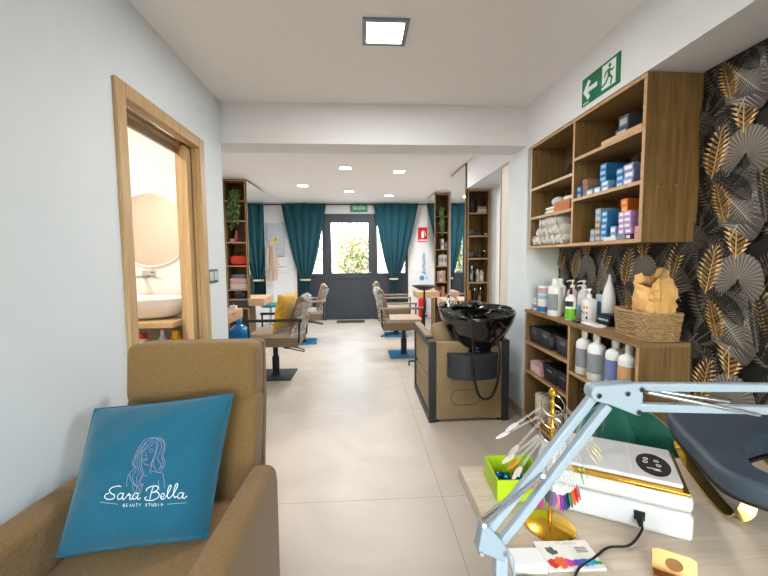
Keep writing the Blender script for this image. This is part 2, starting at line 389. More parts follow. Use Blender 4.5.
# ------------------------------------------------------------------ outdoors
struct('ground', M().box(-14,14,YF+.1,24,-.12,-.06), mat('street_paving', '#a39a8c', .8, noise=(2,.08)))
struct('garden_wall', M().box(-8,8,11.4,11.6,-.06,1.25), mat('pinkish_render', '#b7a6a4', .85, noise=(2,.05)))
def leafball(c, sc, n, size, rr, cols):
    m = M(); k = len(cols)
    for i in range(n):
        while True:
            p = Vector((rr.uniform(-1,1),rr.uniform(-1,1),rr.uniform(-1,1)))
            if p.length < 1: break
        if p.length > 0: p = p*(.55+.45*rr.random())
        q = Vector((c[0]+p.x*sc[0], c[1]+p.y*sc[1], c[2]+p.z*sc[2]))
        a = Euler((rr.uniform(-1,1),rr.uniform(-1,1),rr.uniform(0,6.3))).to_matrix()
        s = size*rr.uniform(.6,1.3); m.cur = rr.randrange(k)
        m.add([q+a@Vector(v) for v in ((-s,0,0),(0,-s*.35,s*.1),(s,0,0),(0,s*.35,s*.1))], [(0,1,2,3)])
    return m
gl1 = mat('hedge_green', '#6f8f4e', .6, noise=(12,.3)); gl2 = mat('hedge_yellow', '#b3b45c', .6, noise=(12,.2)); gl3 = mat('blossom_pink', '#c99a92', .6, noise=(12,.2))
for i,(x,y,z,sc,n,cols,lab) in enumerate([(-1.75,12.6,1.5,(.9,.7,.9),900,[gl1,gl2],'yellow-green bush behind the pale wall seen left of the entrance door'),
        (-.15,10.3,1.45,(.75,.5,1.15),2000,[gl1,gl2,gl3],'pink and green flowering shrub seen through the entrance door glass'),
        (1.3,12.7,1.45,(.7,.6,.75),800,[gl1,gl2],'yellow-green bush behind the pale wall seen right of the entrance door')]):
    t = thing('garden_shrub', lab, 'shrub', (x,y,-.06))
    obj('foliage', leafball((0,0,z),sc,n,.07,random.Random(i+3),cols), cols, t, smooth=0, rec=False)
    rr = random.Random(i); mm = M()
    for q in range(5): mm.tube([(0,0,0),(rr.uniform(-.1,.1),rr.uniform(-.1,.1),z*.5),(rr.uniform(-.3,.3),rr.uniform(-.3,.3),z)],[.03,.02,.008],6)
    obj('stem', mm, mat('bark','#6d5a49',.9), t)

# ------------------------------------------------------------------ lights
def area(name, loc, size, power, col=(1,1,1), rot=(0,0,0), parent=None, spread=180):
    l = bpy.data.lights.new(name, 'AREA'); l.energy = power; l.size = size; l.color = col; l.shape = 'SQUARE'; l.spread = math.radians(spread)
    o = bpy.data.objects.new(name, l); COL.objects.link(o); o.location = loc; o.rotation_euler = rot
    if parent: o.parent = parent
    return o
def panel(x, y, z, s, label, power, col=(1,.95,.88), big=False):
    t = thing('ceiling_panel_light' if big else 'recessed_downlight', label, 'ceiling light', (x,y,z), 0, None if big else 'square downlights over the salon')
    fw = .022 if big else .008
    h = s/2
    obj('bezel', M().box(-h,h,-h,-h+fw,-.012,0).box(-h,h,h-fw,h,-.012,0).box(-h,-h+fw,-h+fw,h-fw,-.012,0).box(h-fw,h,-h+fw,h-fw,-.012,0), frame_l if big else white_p, t)
    obj('diffuser', M().box(-h+fw,h-fw,-h+fw,h-fw,-.008,-.001), led if big else led_small, t)
    area('lamp_light', (0,0,-.016), s-2*fw, power, col, parent=t)
    return t
panel(.143, 2.106, ZC, .232, 'square ceiling panel light with grey bezel above the treatment area', 22, col=(1,.985,.97), big=True)
panel(.05, -1.15, ZC, .232, 'added unseen fill light, a square ceiling panel behind the viewpoint', 25, col=(1,.985,.97), big=True)  # unseen panel added as an extra light source for the front area
for x,y,lab in ((-.885,6.3,'small square downlight nearest the left curtain'),(-.17,5.08,'small square downlight in the middle, nearest the beam'),(-.174,6.8,'small square downlight in the middle, further back near the exit sign'),(.535,5.26,'small square downlight on the right, nearest the beam'),(.548,7.27,'small square downlight on the right, nearest the right curtain')):
    panel(x,y,2.475,.16 if y<6 else .17,lab,25,(1,.98,.955))
area('bathroom_lamp_light', (-1.9,1.9,ZC-.05), .5, 30, (1,.94,.87))
world = bpy.data.worlds.new('sky'); SC.world = world; world.use_nodes = True
N = world.node_tree.nodes; L = world.node_tree.links
sk = N.new('ShaderNodeTexSky'); sk.sky_type = 'NISHITA'; sk.sun_disc = False; sk.sun_elevation = math.radians(50); sk.sun_rotation = math.radians(200); sk.air_density = 1.2; sk.dust_density = 2.5
bgn = N['Background']; bgn.inputs['Strength'].default_value = 3.0; L.new(sk.outputs['Color'], bgn.inputs['Color'])
sun = bpy.data.lights.new('sun', 'SUN'); sun.energy = 7; sun.angle = .02; sun.color = (1,.96,.9)
so = bpy.data.objects.new('sun', sun); COL.objects.link(so); so.rotation_euler = (0, math.radians(40), 0); so.location = (6,14,8)
SC.view_settings.view_transform = 'Standard'; SC.view_settings.look = 'None'; SC.view_settings.exposure = 0; SC.view_settings.gamma = 1; SC.view_settings.use_curve_mapping = False
SC.cycles.use_denoising = True; SC.cycles.max_bounces = 10; SC.cycles.diffuse_bounces = 5; SC.cycles.transparent_max_bounces = 16; SC.cycles.sample_clamp_indirect = 6
try: SC.cycles.denoiser = 'OPENIMAGEDENOISE'
except Exception: pass
# ------------------------------------------------------------------ wallpaper wall
wp = M(); wp.c = lin('#15130f'); wp.box(XW, XW+.12, YB, 3.03, 0, ZS)
wrnd = random.Random(11)
lay = [0]
def shade(c, k): return tuple(min(1, x*k) for x in c)
def put(pts, c):                     # pts in wall coordinates (u along +Y mirrored, v up), printed flat on the wall
    wp.c = c; lay[0] += 1
    x = XW - .0004 - lay[0]*2.2e-7
    wp.poly([(x, p[0], p[1]) for p in pts])
def xf(cx, cy, a, s):
    ca, sa = math.cos(a), math.sin(a)
    return lambda x, y: (cx + s*(x*ca - y*sa), cy + s*(x*sa + y*ca))
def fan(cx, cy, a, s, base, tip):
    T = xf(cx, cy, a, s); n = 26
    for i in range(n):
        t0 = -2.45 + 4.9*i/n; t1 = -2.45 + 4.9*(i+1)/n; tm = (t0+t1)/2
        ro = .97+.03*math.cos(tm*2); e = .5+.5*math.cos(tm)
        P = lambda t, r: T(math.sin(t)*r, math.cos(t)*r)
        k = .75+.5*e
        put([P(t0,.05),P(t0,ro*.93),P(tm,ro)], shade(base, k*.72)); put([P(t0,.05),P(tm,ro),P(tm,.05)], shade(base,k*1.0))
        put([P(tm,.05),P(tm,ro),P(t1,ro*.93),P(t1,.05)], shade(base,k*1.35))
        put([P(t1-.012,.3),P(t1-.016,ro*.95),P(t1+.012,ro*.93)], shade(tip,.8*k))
def heart(cx, cy, a, s, base, vein):
    T = xf(cx, cy, a, s); n = 14
    def edge(t, sd): # t 0 base .. 1 tip
        w = .62*math.sin(PI*min(1,(t*.93+.07))**.75)*(1-.15*t)
        return (sd*w, -.25*math.sin(PI*min(1,t*2.2))*(1 if t < .45 else 0)+t*1.35)
    for sd in (-1,1):
        for i in range(n):
            a0, a1 = edge(i/n, sd), edge((i+1)/n, sd); b0, b1 = (0, i/n*1.2+.03), (0, (i+1)/n*1.2+.03)
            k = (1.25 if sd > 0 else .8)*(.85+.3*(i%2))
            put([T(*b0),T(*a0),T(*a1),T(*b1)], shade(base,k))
            put([T(*b0),T(a1[0]*.92,a1[1]*.95+.02),T(0,b0[1]+.035)], shade(vein,.8))
    put([T(-.018,-.25),T(.018,-.25),T(.006,1.25),T(-.006,1.25)], vein)
def fern(cx, cy, a, s, base, tip, n=15, wd=.36, bend=.25, thick=.05):
    T0 = xf(cx, cy, a, s)
    T = lambda x, y: T0(x + bend*y*y, y)
    for i in range(n):
        t = (i+.5)/n; w = wd*math.sin(PI*(.12+.86*t))**.7
        for sd in (-1,1):
            y = t; k = .7+.6*wrnd.random()
            h = (.30+thick*3)/n
            q = [(0,y+h*.6),(sd*w*.5,y+.09+h*1.1),(sd*w,y+.17),(sd*w*.5,y+.09-h*.6),(0,y-h*.6)]
            put([T(*p) for p in (q[0],q[1],q[3],q[4])], shade(base,k)); put([T(*p) for p in (q[1],q[2],q[3])], shade(tip,k))
    put([T(-.012,0),T(.012,0),T(.004,1.15),T(-.004,1.15)], tip)
G1, G2 = lin('#68635d'), lin('#b3aca2'); D1, D2 = lin('#22201e'), lin('#5c574f'); O1, O2 = lin('#93703a'), lin('#dcb982'); O3, O4 = lin('#755727'), lin('#bd954f')
H1, H2 = lin('#57534f'), lin('#b5aea4'); B1, B2 = lin('#3d3935'), lin('#7d776e')
PY, PZ = .545, .515
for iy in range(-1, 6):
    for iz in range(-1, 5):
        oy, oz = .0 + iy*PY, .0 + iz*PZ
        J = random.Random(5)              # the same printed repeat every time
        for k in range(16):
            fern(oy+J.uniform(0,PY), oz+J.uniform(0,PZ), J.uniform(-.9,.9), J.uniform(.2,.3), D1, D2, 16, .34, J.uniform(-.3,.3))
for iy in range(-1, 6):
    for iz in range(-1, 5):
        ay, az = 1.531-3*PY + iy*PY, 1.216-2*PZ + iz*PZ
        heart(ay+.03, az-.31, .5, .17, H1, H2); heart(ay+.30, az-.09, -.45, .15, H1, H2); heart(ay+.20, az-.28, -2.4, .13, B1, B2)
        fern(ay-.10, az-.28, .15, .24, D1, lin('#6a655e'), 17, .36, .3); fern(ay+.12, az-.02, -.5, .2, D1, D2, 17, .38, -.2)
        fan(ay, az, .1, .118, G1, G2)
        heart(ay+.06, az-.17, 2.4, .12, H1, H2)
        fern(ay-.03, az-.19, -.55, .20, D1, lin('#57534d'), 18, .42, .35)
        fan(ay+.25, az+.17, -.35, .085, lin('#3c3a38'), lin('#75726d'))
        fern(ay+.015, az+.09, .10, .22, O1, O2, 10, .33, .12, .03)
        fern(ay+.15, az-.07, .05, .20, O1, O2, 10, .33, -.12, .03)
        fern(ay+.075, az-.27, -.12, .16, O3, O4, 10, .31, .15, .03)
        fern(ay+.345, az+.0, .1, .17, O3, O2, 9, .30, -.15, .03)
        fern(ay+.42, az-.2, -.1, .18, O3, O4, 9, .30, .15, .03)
# keep the print inside the wall
keep = [i for i in range(len(wp.f)) if i < 6 or all(YB < wp.v[j][1] < 3.028 and .005 < wp.v[j][2] < ZS-.003 for j in wp.f[i])]
wo = obj('wall_right', wp, vcol_mat('leaf_wallpaper', .55), smooth=0, rec=False); wo['kind'] = 'structure'
me = wo.data; ca = me.color_attributes.new('Col', 'FLOAT_COLOR', 'CORNER')
buf = []
for p in me.polygons:
    c = wp.col[p.index]
    for _ in range(p.loop_total): buf += [*c, 1]
ca.data.foreach_set('color', buf)
bm = bmesh.new(); bm.from_mesh(me)
bm.faces.ensure_lookup_table(); ks = set(keep)
bmesh.ops.delete(bm, geom=[fc for fc in bm.faces if fc.index not in ks], context='FACES'); bm.to_mesh(me); bm.free()

# ------------------------------------------------------------------ wall shelf (hung cabinet)
t = thing('wall_shelf', 'wall-hung walnut shelf of six open compartments under the bulkhead', 'shelf', (XB, 1.762, 1.385))
yA, yB2, hh, dp = 0, 1.213, .77, XW-XB-.002
obj('side_panel', M().box(.002,dp,0,.02,0,hh), walnut, t); obj('side_panel', M().box(.002,dp,yB2-.02,yB2,0,hh), walnut, t)
obj('divider', M().box(.002,dp-.008,.598,.616,.018,hh-.018), walnut, t)
obj('top_panel', M().box(.002,dp,.02,yB2-.02,hh-.018,hh), walnut_h, t); obj('bottom_panel', M().box(.002,dp,.02,yB2-.02,0,.018), walnut_h, t)
obj('back_panel', M().box(dp-.008,dp,.02,yB2-.02,.018,hh-.018), walnut, t)
sh = [(.02,.598,.532),(.02,.598,.290),(.616,yB2-.02,.452),(.616,yB2-.02,.236)]
eb = M()
for a,b,z in sh:
    obj('shelf_board', M().box(.002,dp-.008,a,b,z-.018,z), walnut_h, t); eb.box(0,.002,a,b,z-.018,z)
eb.box(0,.002,0,.02,0,hh).box(0,.002,yB2-.02,yB2,0,hh).box(0,.002,.598,.616,.018,hh-.018).box(0,.002,.02,yB2-.02,0,.018).box(0,.002,.02,yB2-.02,hh-.018,hh)
obj('edge_banding', eb, edgew, t)
bolts = M()
for x,z in ((.085,.545),(.165,.545),(.075,.255),(.16,.262)): bolts.lathe([(.005,0),(.005,.002)], (x,0,z), 10)
bl = M()
for x,z in ((.085,.545),(.165,.545),(.075,.255),(.16,.262)): obj('screw_cap', M().tube([(x,0,z),(x,-.0025,z)], .005, 10), mat('brown_cap','#9a7a52',.5), t)

Zb = 1.385
zR1, zR2, zR0 = Zb+.5326, Zb+.2906, Zb+.0186
zL1, zL2, zL0 = Zb+.4526, Zb+.2366, Zb+.0186

def carton(name, x, y, z, dx, dy, dz, col, label, group=None, lab=None, rz=0, cat='box'):
    t = thing(name, label, cat, (x, y, z), rz, group)
    obj('carton', M().box(0,dx,-dy/2,dy/2,0,dz), col, t, bevel=.0012, seg=1)
    if lab: obj('print_label', M().box(-.0006,0,-dy*.36,dy*.36,dz*.22,dz*.74), lab, t)
    return t
blueA = mat('blue_card', '#2b78b4', .5, noise=(30,.06)); blueB = mat('pale_blue_card', '#7fa9cf', .5, noise=(30,.06)); blueC = mat('grey_blue_card','#7d93a3',.5)
brownc = mat('brown_card', '#8f7059', .55); orangec = mat('orange_card', '#e07a1c', .5, noise=(30,.05)); purplec = mat('lilac_card', '#b98fc9', .5); purpled = mat('dark_plum_card','#4a3350',.5)
pinkc = mat('pink_card', '#d5a0a6', .55); whitec = mat('white_card', '#d8d8d8', .5); greyc = mat('grey_card','#7c7f86',.5)
labw = mat('label_white', '#dfe6ec', .5); labl = mat('label_light_blue', '#9cc4e4', .5); labo = mat('label_light_orange','#f0a55a',.5); labg = mat('label_grey','#aab4bc',.5)
ORD = ['lowest','second from bottom','third from bottom','fourth from bottom','fifth from bottom','sixth from bottom','seventh from bottom']
def stack(y, z, n, dy, dz, mt, lab, phrase, group, dx=.12, x=XB+.022):
    for k in range(n):
        o = 'topmost' if k == n-1 and n > 1 else ORD[k]
        carton('dye_box', x+R.uniform(0,.006), y+R.uniform(-.002,.002), z+k*(dz+.0006), dx, dy, dz, mt(k) if callable(mt) else mt, phrase.format(o=o), group, lab)
g = 'small boxes in the lower right compartment'
stack(2.19, zR0, 2, .045, .036, blueC, labg, '{o} of two short grey-blue boxes beside the tall stacks', g)
stack(2.138, zR0, 5, .05, .0365, lambda k: brownc if k < 3 else blueC, labg, 'brown and grey stack left of the blue stack, {o} box', g)
stack(2.086, zR0, 5, .05, .0325, blueA, labl, 'tall bright blue stack, {o} box', g)
stack(2.003, zR0, 2, .042, .037, blueB, labw, 'short pale blue stack left of the orange tower, {o} box', g)
stack(1.964, zR0, 6, .05, .035, orangec, labo, 'orange tower of boxes, {o} box', g, x=XB+.05)
carton('flat_box', XB+.006, 2.005, zR0, .04, .10, .020, whitec, 'flat white box lying before the orange tower', g)
carton('flat_box', XB+.006, 1.918, zR0, .045, .065, .027, greyc, 'flat grey box under the lilac boxes', g)
stack(1.927, zR0+.028, 4, .042, .028, purplec, labw, 'left lilac column in front of the orange tower, {o} box', g, dx=.03, x=XB+.012)
stack(1.880, zR0, 5, .05, .028, lambda k: purplec if k else purpled, labw, 'right lilac column beside the cabinet end, {o} box', g, x=XB+.012)
stack(1.82, zR0, 2, .05, .03, pinkc, None, 'pink pair of boxes at the near end, {o}', g)
g = 'small boxes in the middle right compartment'
stack(2.343, zR2, 2, .045, .035, blueA, labl, 'blue pair of boxes against the divider, {o}', g)
stack(2.277, zR2, 3, .05, .033, brownc, None, 'brown stack near the divider, {o} box', g)
stack(2.188, zR2, 5, .06, .034, blueA, labl, 'bright blue stack of the middle compartment, {o} box', g, x=XB+.075)
stack(2.225, zR2, 1, .06, .032, blueB, labw, '{o} pale blue box lying at the foot of the bright blue stack, left', g, dx=.045)
stack(2.155, zR2, 1, .06, .034, blueB, labw, '{o} pale blue box lying at the foot of the bright blue stack, middle', g, dx=.045)
stack(2.085, zR2, 2, .06, .027, blueB, labw, 'low pale blue pair in mid shelf, {o}', g, dx=.08)
stack(1.985, zR2, 3, .055, .033, blueA, labl, 'blue stack left of the lavender one, {o} box', g, x=XB+.035)
stack(1.903, zR2, 3, .07, .034, mat('lavender_card','#8d97c6',.5), labw, 'lavender-blue stack at the near end, {o} box', g)
t = thing('wooden_tray', 'pale wooden board lying on the upper right shelf', 'tray', (XB+.02, 1.97, zR1))
obj('board', M().box(0,.2,-.155,.155,0,.018), trayw, t, bevel=.002); obj('rim', M().box(0,.012,-.155,.155,.018,.03), trayw, t)
carton('dark_box', XB+.06, 2.02, zR1+.0185, .12, .10, .055, mat('dark_slate_card','#33404a',.4), 'dark slate box on the wooden board, lower of two', 'dark boxes on the board', labg)
carton('dark_box', XB+.065, 2.012, zR1+.0741, .1, .075, .06, mat('dark_slate_card2','#4d5861',.4), 'dark slate box on the wooden board, upper of two', 'dark boxes on the board', labg)
t = thing('glass_jar', 'dark glass jar on the upper left shelf beside the divider', 'jar', (XB+.12, 2.49, zL1))
obj('jar_body', M().lathe([(.04,0),(.045,.01),(.045,.10),(.035,.115),(.035,.12)], n=24), mat('dark_glass','#2c3335',.08,coat=.5), t); obj('lid', M().lathe([(.038,.12),(.038,.15),(.034,.155)], n=24), chrome, t)
t = thing('glass_jar', 'small dark jar further back on the upper left shelf', 'jar', (XB+.2, 2.58, zL1))
obj('jar_body', M().lathe([(.035,0),(.038,.01),(.038,.07),(.03,.08)], n=24), MATS['dark_glass'], t); obj('lid', M().lathe([(.032,.08),(.032,.1)], n=24), blackp, t)
# middle left compartment
t = thing('woven_basket', 'small orange wicker basket on the middle left shelf', 'basket', (XB+.015, 2.525, zL2))
m = M()
for r in range(7):
    z = .006+r*.009; pts = []
    for (ax,ay,bx,by) in ((0,-.095,0,.095),(0,.095,.15,.095),(.15,.095,.15,-.095),(.15,-.095,0,-.095)):
        for k in range(16): q = k/16; pts.append((ax+(bx-ax)*q, ay+(by-ay)*q + 0, z+.0025*(1 if (k+r)%2 else -1)))
    m.tube(pts, .0048, 5, closed=True)
m.box(.002,.148,-.093,.093,0,.004)
obj('weave', m, mat('orange_wicker','#d08d55',.7,noise=(70,.25)), t)
tag(obj('towel_bundle', M().grid(lambda u,v: (XB+.10+.055*math.cos(2*PI*u)*(.4+.6*math.sin(PI*v)), 2.53+.09*(2*v-1), zL2+.085+.026*math.sin(2*PI*u)*(.5+.5*math.sin(PI*v))+.008*math.sin(9*v)), 16, 12, cu=True), towelw), 'white and gold cloth bundle on the orange wicker basket', 'cloth')
def folded(name, label, loc, d, mt, group, layers=3, cat='towel', rz=0):
    m = M(); h = d[2]/layers
    for k in range(layers):
        n = 10
        def fn(u, v, k=k):
            a = 2*PI*u; x = math.copysign(abs(math.cos(a))**.35, math.cos(a))*d[0]/2; z = math.copysign(abs(math.sin(a))**.8, math.sin(a))*h*.52
            return (x+.003*math.sin(k*3+v*5), (v-.5)*d[1], h*(k+.5)+z*.98+.001)
        m.grid(fn, 24, 6, cu=True)
        for v in (0,1): m.poly([fn(i/24, v) for i in range(24)])
    o = obj(name, m, mt, loc=loc, rot=(0,0,rz)); return tag(o, label, cat, group)
folded('folded_towel', 'folded white towel left of the orange wicker basket', (XB+.09,2.70,zL2), (.14,.13,.05), towelw, None, 2)
tag(obj('shower_bonnet', M().ball((0,0,.035),.05,16,10,(.9,1.1,.7)), mat('foil_white','#d4dade',.35,bump=(60,.6,.004)), loc=(XB+.09,2.71,zL2+.0505)), 'crumpled white bonnet on the folded towel beside the wicker basket', 'bonnet')
# rolled towels
def towel_roll(y, z, x, label, r=.042, ln=.2, ph=0):
    t = thing('rolled_towel', label, 'towel', (x, y, z), 0, 'rolled white towels in the lower left compartment')
    m = M(); n = 74; th = .006
    P = []
    for i in range(n):
        a = i/(n-1)*2*PI*3.3 + ph; rr = .006+(r-.009)*i/(n-1); P.append((rr*math.cos(a), rr*math.sin(a)))
    def fn(u, v):
        if u > .5: i = (1-u)*2*(n-1); off = -th/2
        else: i = u*2*(n-1); off = th/2
        i = min(n-1, max(0, int(round(i)))); p = P[i]; l = math.hypot(*p); s = 1+off/max(l,.006)
        return (v*ln + .004*math.sin(i*.9+ph), p[0]*s, r+p[1]*s)
    m.grid(fn, 2*n, 5, cu=True)
    obj('terry_roll', m, towelw, t); return t
nm = ['first','second','third','fourth','fifth','sixth']
for q,(cnt,y0_,rw) in enumerate(((6,2.908,'bottom'),(5,2.8695,'middle'),(4,2.831,'top'))):
    for i in range(cnt): towel_roll(y0_-.0772*i, zL0+.0662*q+.0004, XB+.012+.004*((i*7+q*3)%4), f'rolled white towel in the {rw} row, {nm[i]} from the far end', .0372, .2, i+q*5)

# exit sign on the bulkhead
t = thing('exit_sign', 'green emergency exit sign with running figure and arrow above the wall shelf', 'sign', (XB, 2.12, 2.268))
obj('panel', M().box(-.004,0,-.168,.168,-.077,.077), green_s, t)
S = M()
def sg(pts): S.prism([( -p[0], p[1]) for p in pts], -.0052, -.004, 'x')     # sign drawn in (right, up) as the viewer reads it
def arrow(): return [(-.155,0),(-.105,.056),(-.085,.040),(-.108,.012),(-.022,.012),(-.022,-.012),(-.108,-.012),(-.085,-.040),(-.105,-.056)]
sg(arrow()); sg([(.022,-.06),(.022,.064),(.135,.064),(.135,-.06),(.085,-.06)]) 
obj('pictogram', S, white_s, t)
S = M()
def sg2(pts): S.prism([(-p[0], p[1]) for p in pts], -.0062, -.0052, 'x')
def limb(a, b, w):
    d = Vector((b[0]-a[0], b[1]-a[1])); d.normalize(); n = Vector((-d.y,d.x))*w/2
    sg2([(a[0]+n.x,a[1]+n.y),(b[0]+n.x,b[1]+n.y),(b[0]-n.x,b[1]-n.y),(a[0]-n.x,a[1]-n.y)])
sg2([(.087+.0105*math.cos(k*PI/8), .045+.0105*math.sin(k*PI/8)) for k in range(16)])
limb((.080,.030),(.083,-.008),.021); limb((.077,.028),(.052,.020),.009); limb((.052,.020),(.044,.000),.009); limb((.086,.028),(.108,.012),.009); limb((.108,.012),(.121,.022),.008)
limb((.079,-.006),(.058,-.030),.012); limb((.058,-.030),(.030,-.040),.011); limb((.088,-.006),(.108,-.024),.012); limb((.108,-.024),(.098,-.056),.011); limb((.03,-.04),(.026,-.046),.011)
obj('running_figure', S, green_s, t)
S = M()
for k in range(5): S.box(-.0052,-.004,.152-k*.011-.007,.152-k*.011,-.070,-.063)
obj('small_print', S, white_s, t)

# ------------------------------------------------------------------ low shelf unit
t = thing('low_shelf', 'low walnut shelf unit with open compartments against the leaf wallpaper', 'shelf', (XB, 1.743, 0))
L_, hh, dp = 1.277, .905, XW-XB-.002
obj('top_panel', M().box(-.006,dp,0,L_,hh-.02,hh), wood('walnut_top','#75593b','#9c7c57',(22,1.1,22)), t)
obj('side_panel', M().box(.002,dp,0,.02,0,hh-.02), walnut, t); obj('side_panel', M().box(.002,dp,L_-.02,L_,0,hh-.02), walnut, t)
obj('divider', M().box(.002,dp-.006,.613,.633,.02,hh-.02), walnut, t)
obj('back_panel', M().box(dp-.006,dp,.02,L_-.02,0,hh-.02), walnut, t)
eb = M()
sh = [(.02,.613,.60),(.02,.613,.335),(.02,.613,.06),(.633,L_-.02,.655),(.633,L_-.02,.425),(.633,L_-.02,.06)]
for a,b,z in sh:
    obj('shelf_board', M().box(.002,dp-.006,a,b,z-.02,z), walnut_h, t); eb.box(0,.002,a,b,z-.02,z)
eb.box(0,.002,0,.02,0,hh-.02).box(0,.002,L_-.02,L_,0,hh-.02).box(0,.002,.613,.633,0,hh-.02)
obj('edge_banding', eb, edgew, t)
ZT = .9056
# black bins
def bin_(y, z, label, w=.165, h=.115, dx=.21):
    t = thing('storage_bin', label, 'bin', (XB+.018, y, z+.003), 0, 'black storage bins on the low shelf')
    def ring(k, s): return [(dx/2+(-dx/2)*k*s*sx, w/2*k*s*sy) for sx,sy in ((1,-1),(1,1),(-1,1),(-1,-1))]
    m = M(); b = .9
    for i in range(4):
        o = ring(1,1); lo = ring(b,1); p0,p1 = lo[i],lo[(i+1)%4]; q0,q1 = o[i],o[(i+1)%4]
        m.poly([(*p0,0),(*p1,0),(*q1,h),(*q0,h)])
    m.poly([(*p,0) for p in ring(b,1)])
    obj('body', m, basketb, t, solid=.004, rec=True)
    r = M(); o = [(*p,h) for p in ring(1.02,1)]; r.tube(o, .0055, 6, closed=True); obj('rim', r, basketb, t)
    g = M().cbox((.004,0,h*.72),(.006,.07,.022)); obj('handle_slot', g, mat('slot_grey','#5c5f62',.6), t)
    return t
z1, z2, z3 = .6558, .4258, .0608
bin_(2.90,z1,'black bin on the upper far shelf, furthest from the divider',.14); bin_(2.725,z1,'black bin on the upper far shelf, middle one',.17); bin_(2.475,z1,'black bin on the upper far shelf, next to the divider',.17)
bin_(2.645,z2,'black bin on the middle far shelf, beside the pink carton',.19); bin_(2.465,z2,'black bin on the middle far shelf, next to the divider',.145)
bin_(2.262,.0608,'black bin on the bottom near shelf beside the divider',.165,.14)
bin_(2.08,.0608,'black bin on the bottom near shelf, middle one',.17,.14)
carton('pink_carton', XB+.015, 2.86, z2, .15, .17, .085, mat('pink_pack','#d3a7ab',.5), 'pink carton on the middle far shelf left of the black bins', None, mat('pale_pink','#e6cdcf',.5))
def roll(y, z, label, r=.062, h=.2):
    t = thing('paper_roll', label, 'paper roll', (XB+.09, y, z))
    obj('paper', M().lathe([(.018,0),(r-.003,0),(r,.004),(r,h-.004),(r-.003,h),(.018,h)], n=28, caps=False), mat('roll_paper','#cfc6b6',.9,noise=(40,.05)), t)
    obj('core', M().lathe([(.0175,.001),(.0175,h-.001)], n=20, caps=False), mat('card_core','#94795a',.8), t)
roll(2.86,z3,'white paper roll standing on the bottom far shelf'); roll(2.66,z3,'shorter paper roll on the bottom far shelf near the divider',.06,.13)

# bottles
def bottle(name, label, loc, prof, body, cap, cap_m, band=None, band_m=None, cat='bottle', group=None, extra=None, rz=0, sx=1, sy=1):
    t = thing(name, label, cat, loc, rz, group)
    obj('bottle_body', M().lathe(prof, n=28, sx=sx, sy=sy), body, t)
    top = prof[-1][1]; r = prof[-1][0]
    def rad(z):
        for (r0,h0),(r1,h1) in zip(prof, prof[1:]):
            if h0 <= z <= h1 and h1 > h0: return r0+(r1-r0)*(z-h0)/(h1-h0)
        return prof[1][0]
    if cap == 'pump':
        obj('collar', M().lathe([(r*1.15,top),(r*1.15,top+.016),(r*.8,top+.02)], n=20), cap_m, t)
        m = M().tube([(0,0,top+.018),(0,0,top+.045)], .004, 8).lathe([(.011,top+.04),(.012,top+.052),(.008,top+.055)], n=16)
        m.tube([(0,0,top+.048),(-.022,.01,top+.049),(-.036,.016,top+.042)], [.0055,.0045,.004], 8)
        obj('pump_head', m, cap_m, t)
    elif cap == 'screw': obj('cap', M().lathe([(r*1.1,top-.004),(r*1.12,top),(r*1.08,top+.028),(r*.95,top+.031)], n=24), cap_m, t)
    elif cap == 'cone': obj('cap', M().lathe([(r*1.02,top),(r*.8,top+.03),(r*.45,top+.045)], n=20), cap_m, t)
    for k, bd in enumerate(band or []):
        za, zb, bmt = bd[:3]; a0, a1 = (bd[3], bd[4]) if len(bd) > 3 else (0, 2*PI)
        zs = [za+(zb-za)*i/4 for i in range(5)]; full = a1-a0 > 6.2
        m = M().grid(lambda u, v: ((rad(za+(zb-za)*v)+.0006+.0002*k)*math.cos(a0+(a1-a0)*u)*sx, (rad(za+(zb-za)*v)+.0006+.0002*k)*math.sin(a0+(a1-a0)*u)*sy, za+(zb-za)*v), 28, 5, cu=full)
        obj('label_band', m, bmt, t)
    return t
L_grey = mat('label_slate','#8b8f93',.5,noise=(25,.1)); L_white = mat('label_paper','#e4e2de',.5); L_pink = mat('label_rose','#c9a6ab',.5); L_cyan = mat('label_cyan','#8fc3d6',.5); L_blue = mat('label_blue','#2d6fa8',.45); L_green = mat('label_green','#6fb52a',.45); L_org = mat('label_orange','#d9803c',.5); L_black = mat('label_black','#2a2a2c',.5); L_tan = mat('label_tan','#c89d6c',.5); L_ind = mat('label_indigo','#6f7fb4',.5)
front = (PI*.62, PI*1.48)
bottle('cream_tube','small white bottle at the far end of the low shelf top',(1.375,2.965,ZT),[(.018,0),(.02,.004),(.02,.055),(.01,.062)],white_p,'screw',white_p,[(.015,.045,L_grey,*front)])
bottle('product_tub','tall tub striped rose and pale blue, second from the far end',(1.385,2.845,ZT),[(.044,0),(.047,.004),(.047,.19),(.044,.196)],white_p,None,white_p,[(.005,.045,L_blue),(.05,.10,L_white),(.10,.13,L_cyan),(.14,.185,L_pink)],'tub')
jugp = lambda r,h: [(r*.95,0),(r,.006),(r,h*.72),(r*.93,h*.79),(r*.42,h*.86),(r*.36,h*.88),(r*.36,h*.9)]
bottle('developer_jug','white jug with broad grey label standing at the front of the low shelf top',(1.372,2.66,ZT),jugp(.048,.255),white_p,'screw',white_p,[(.04,.155,L_grey,*front)],'bottle')
bottle('developer_jug','white jug half hidden behind the grey-labelled jug on the low shelf top',(1.46,2.76,ZT),jugp(.045,.25),white_p,'screw',white_p,[(.04,.15,L_cyan,*front)],'bottle')
bottle('pump_bottle','rosy pump bottle at the back of the low shelf top',(1.50,2.665,ZT),[(.034,0),(.037,.004),(.037,.16),(.03,.175),(.015,.19),(.014,.196)],mat('rose_plastic','#d9bcc4',.35),'pump',white_p,[(.03,.13,L_white,*front)])
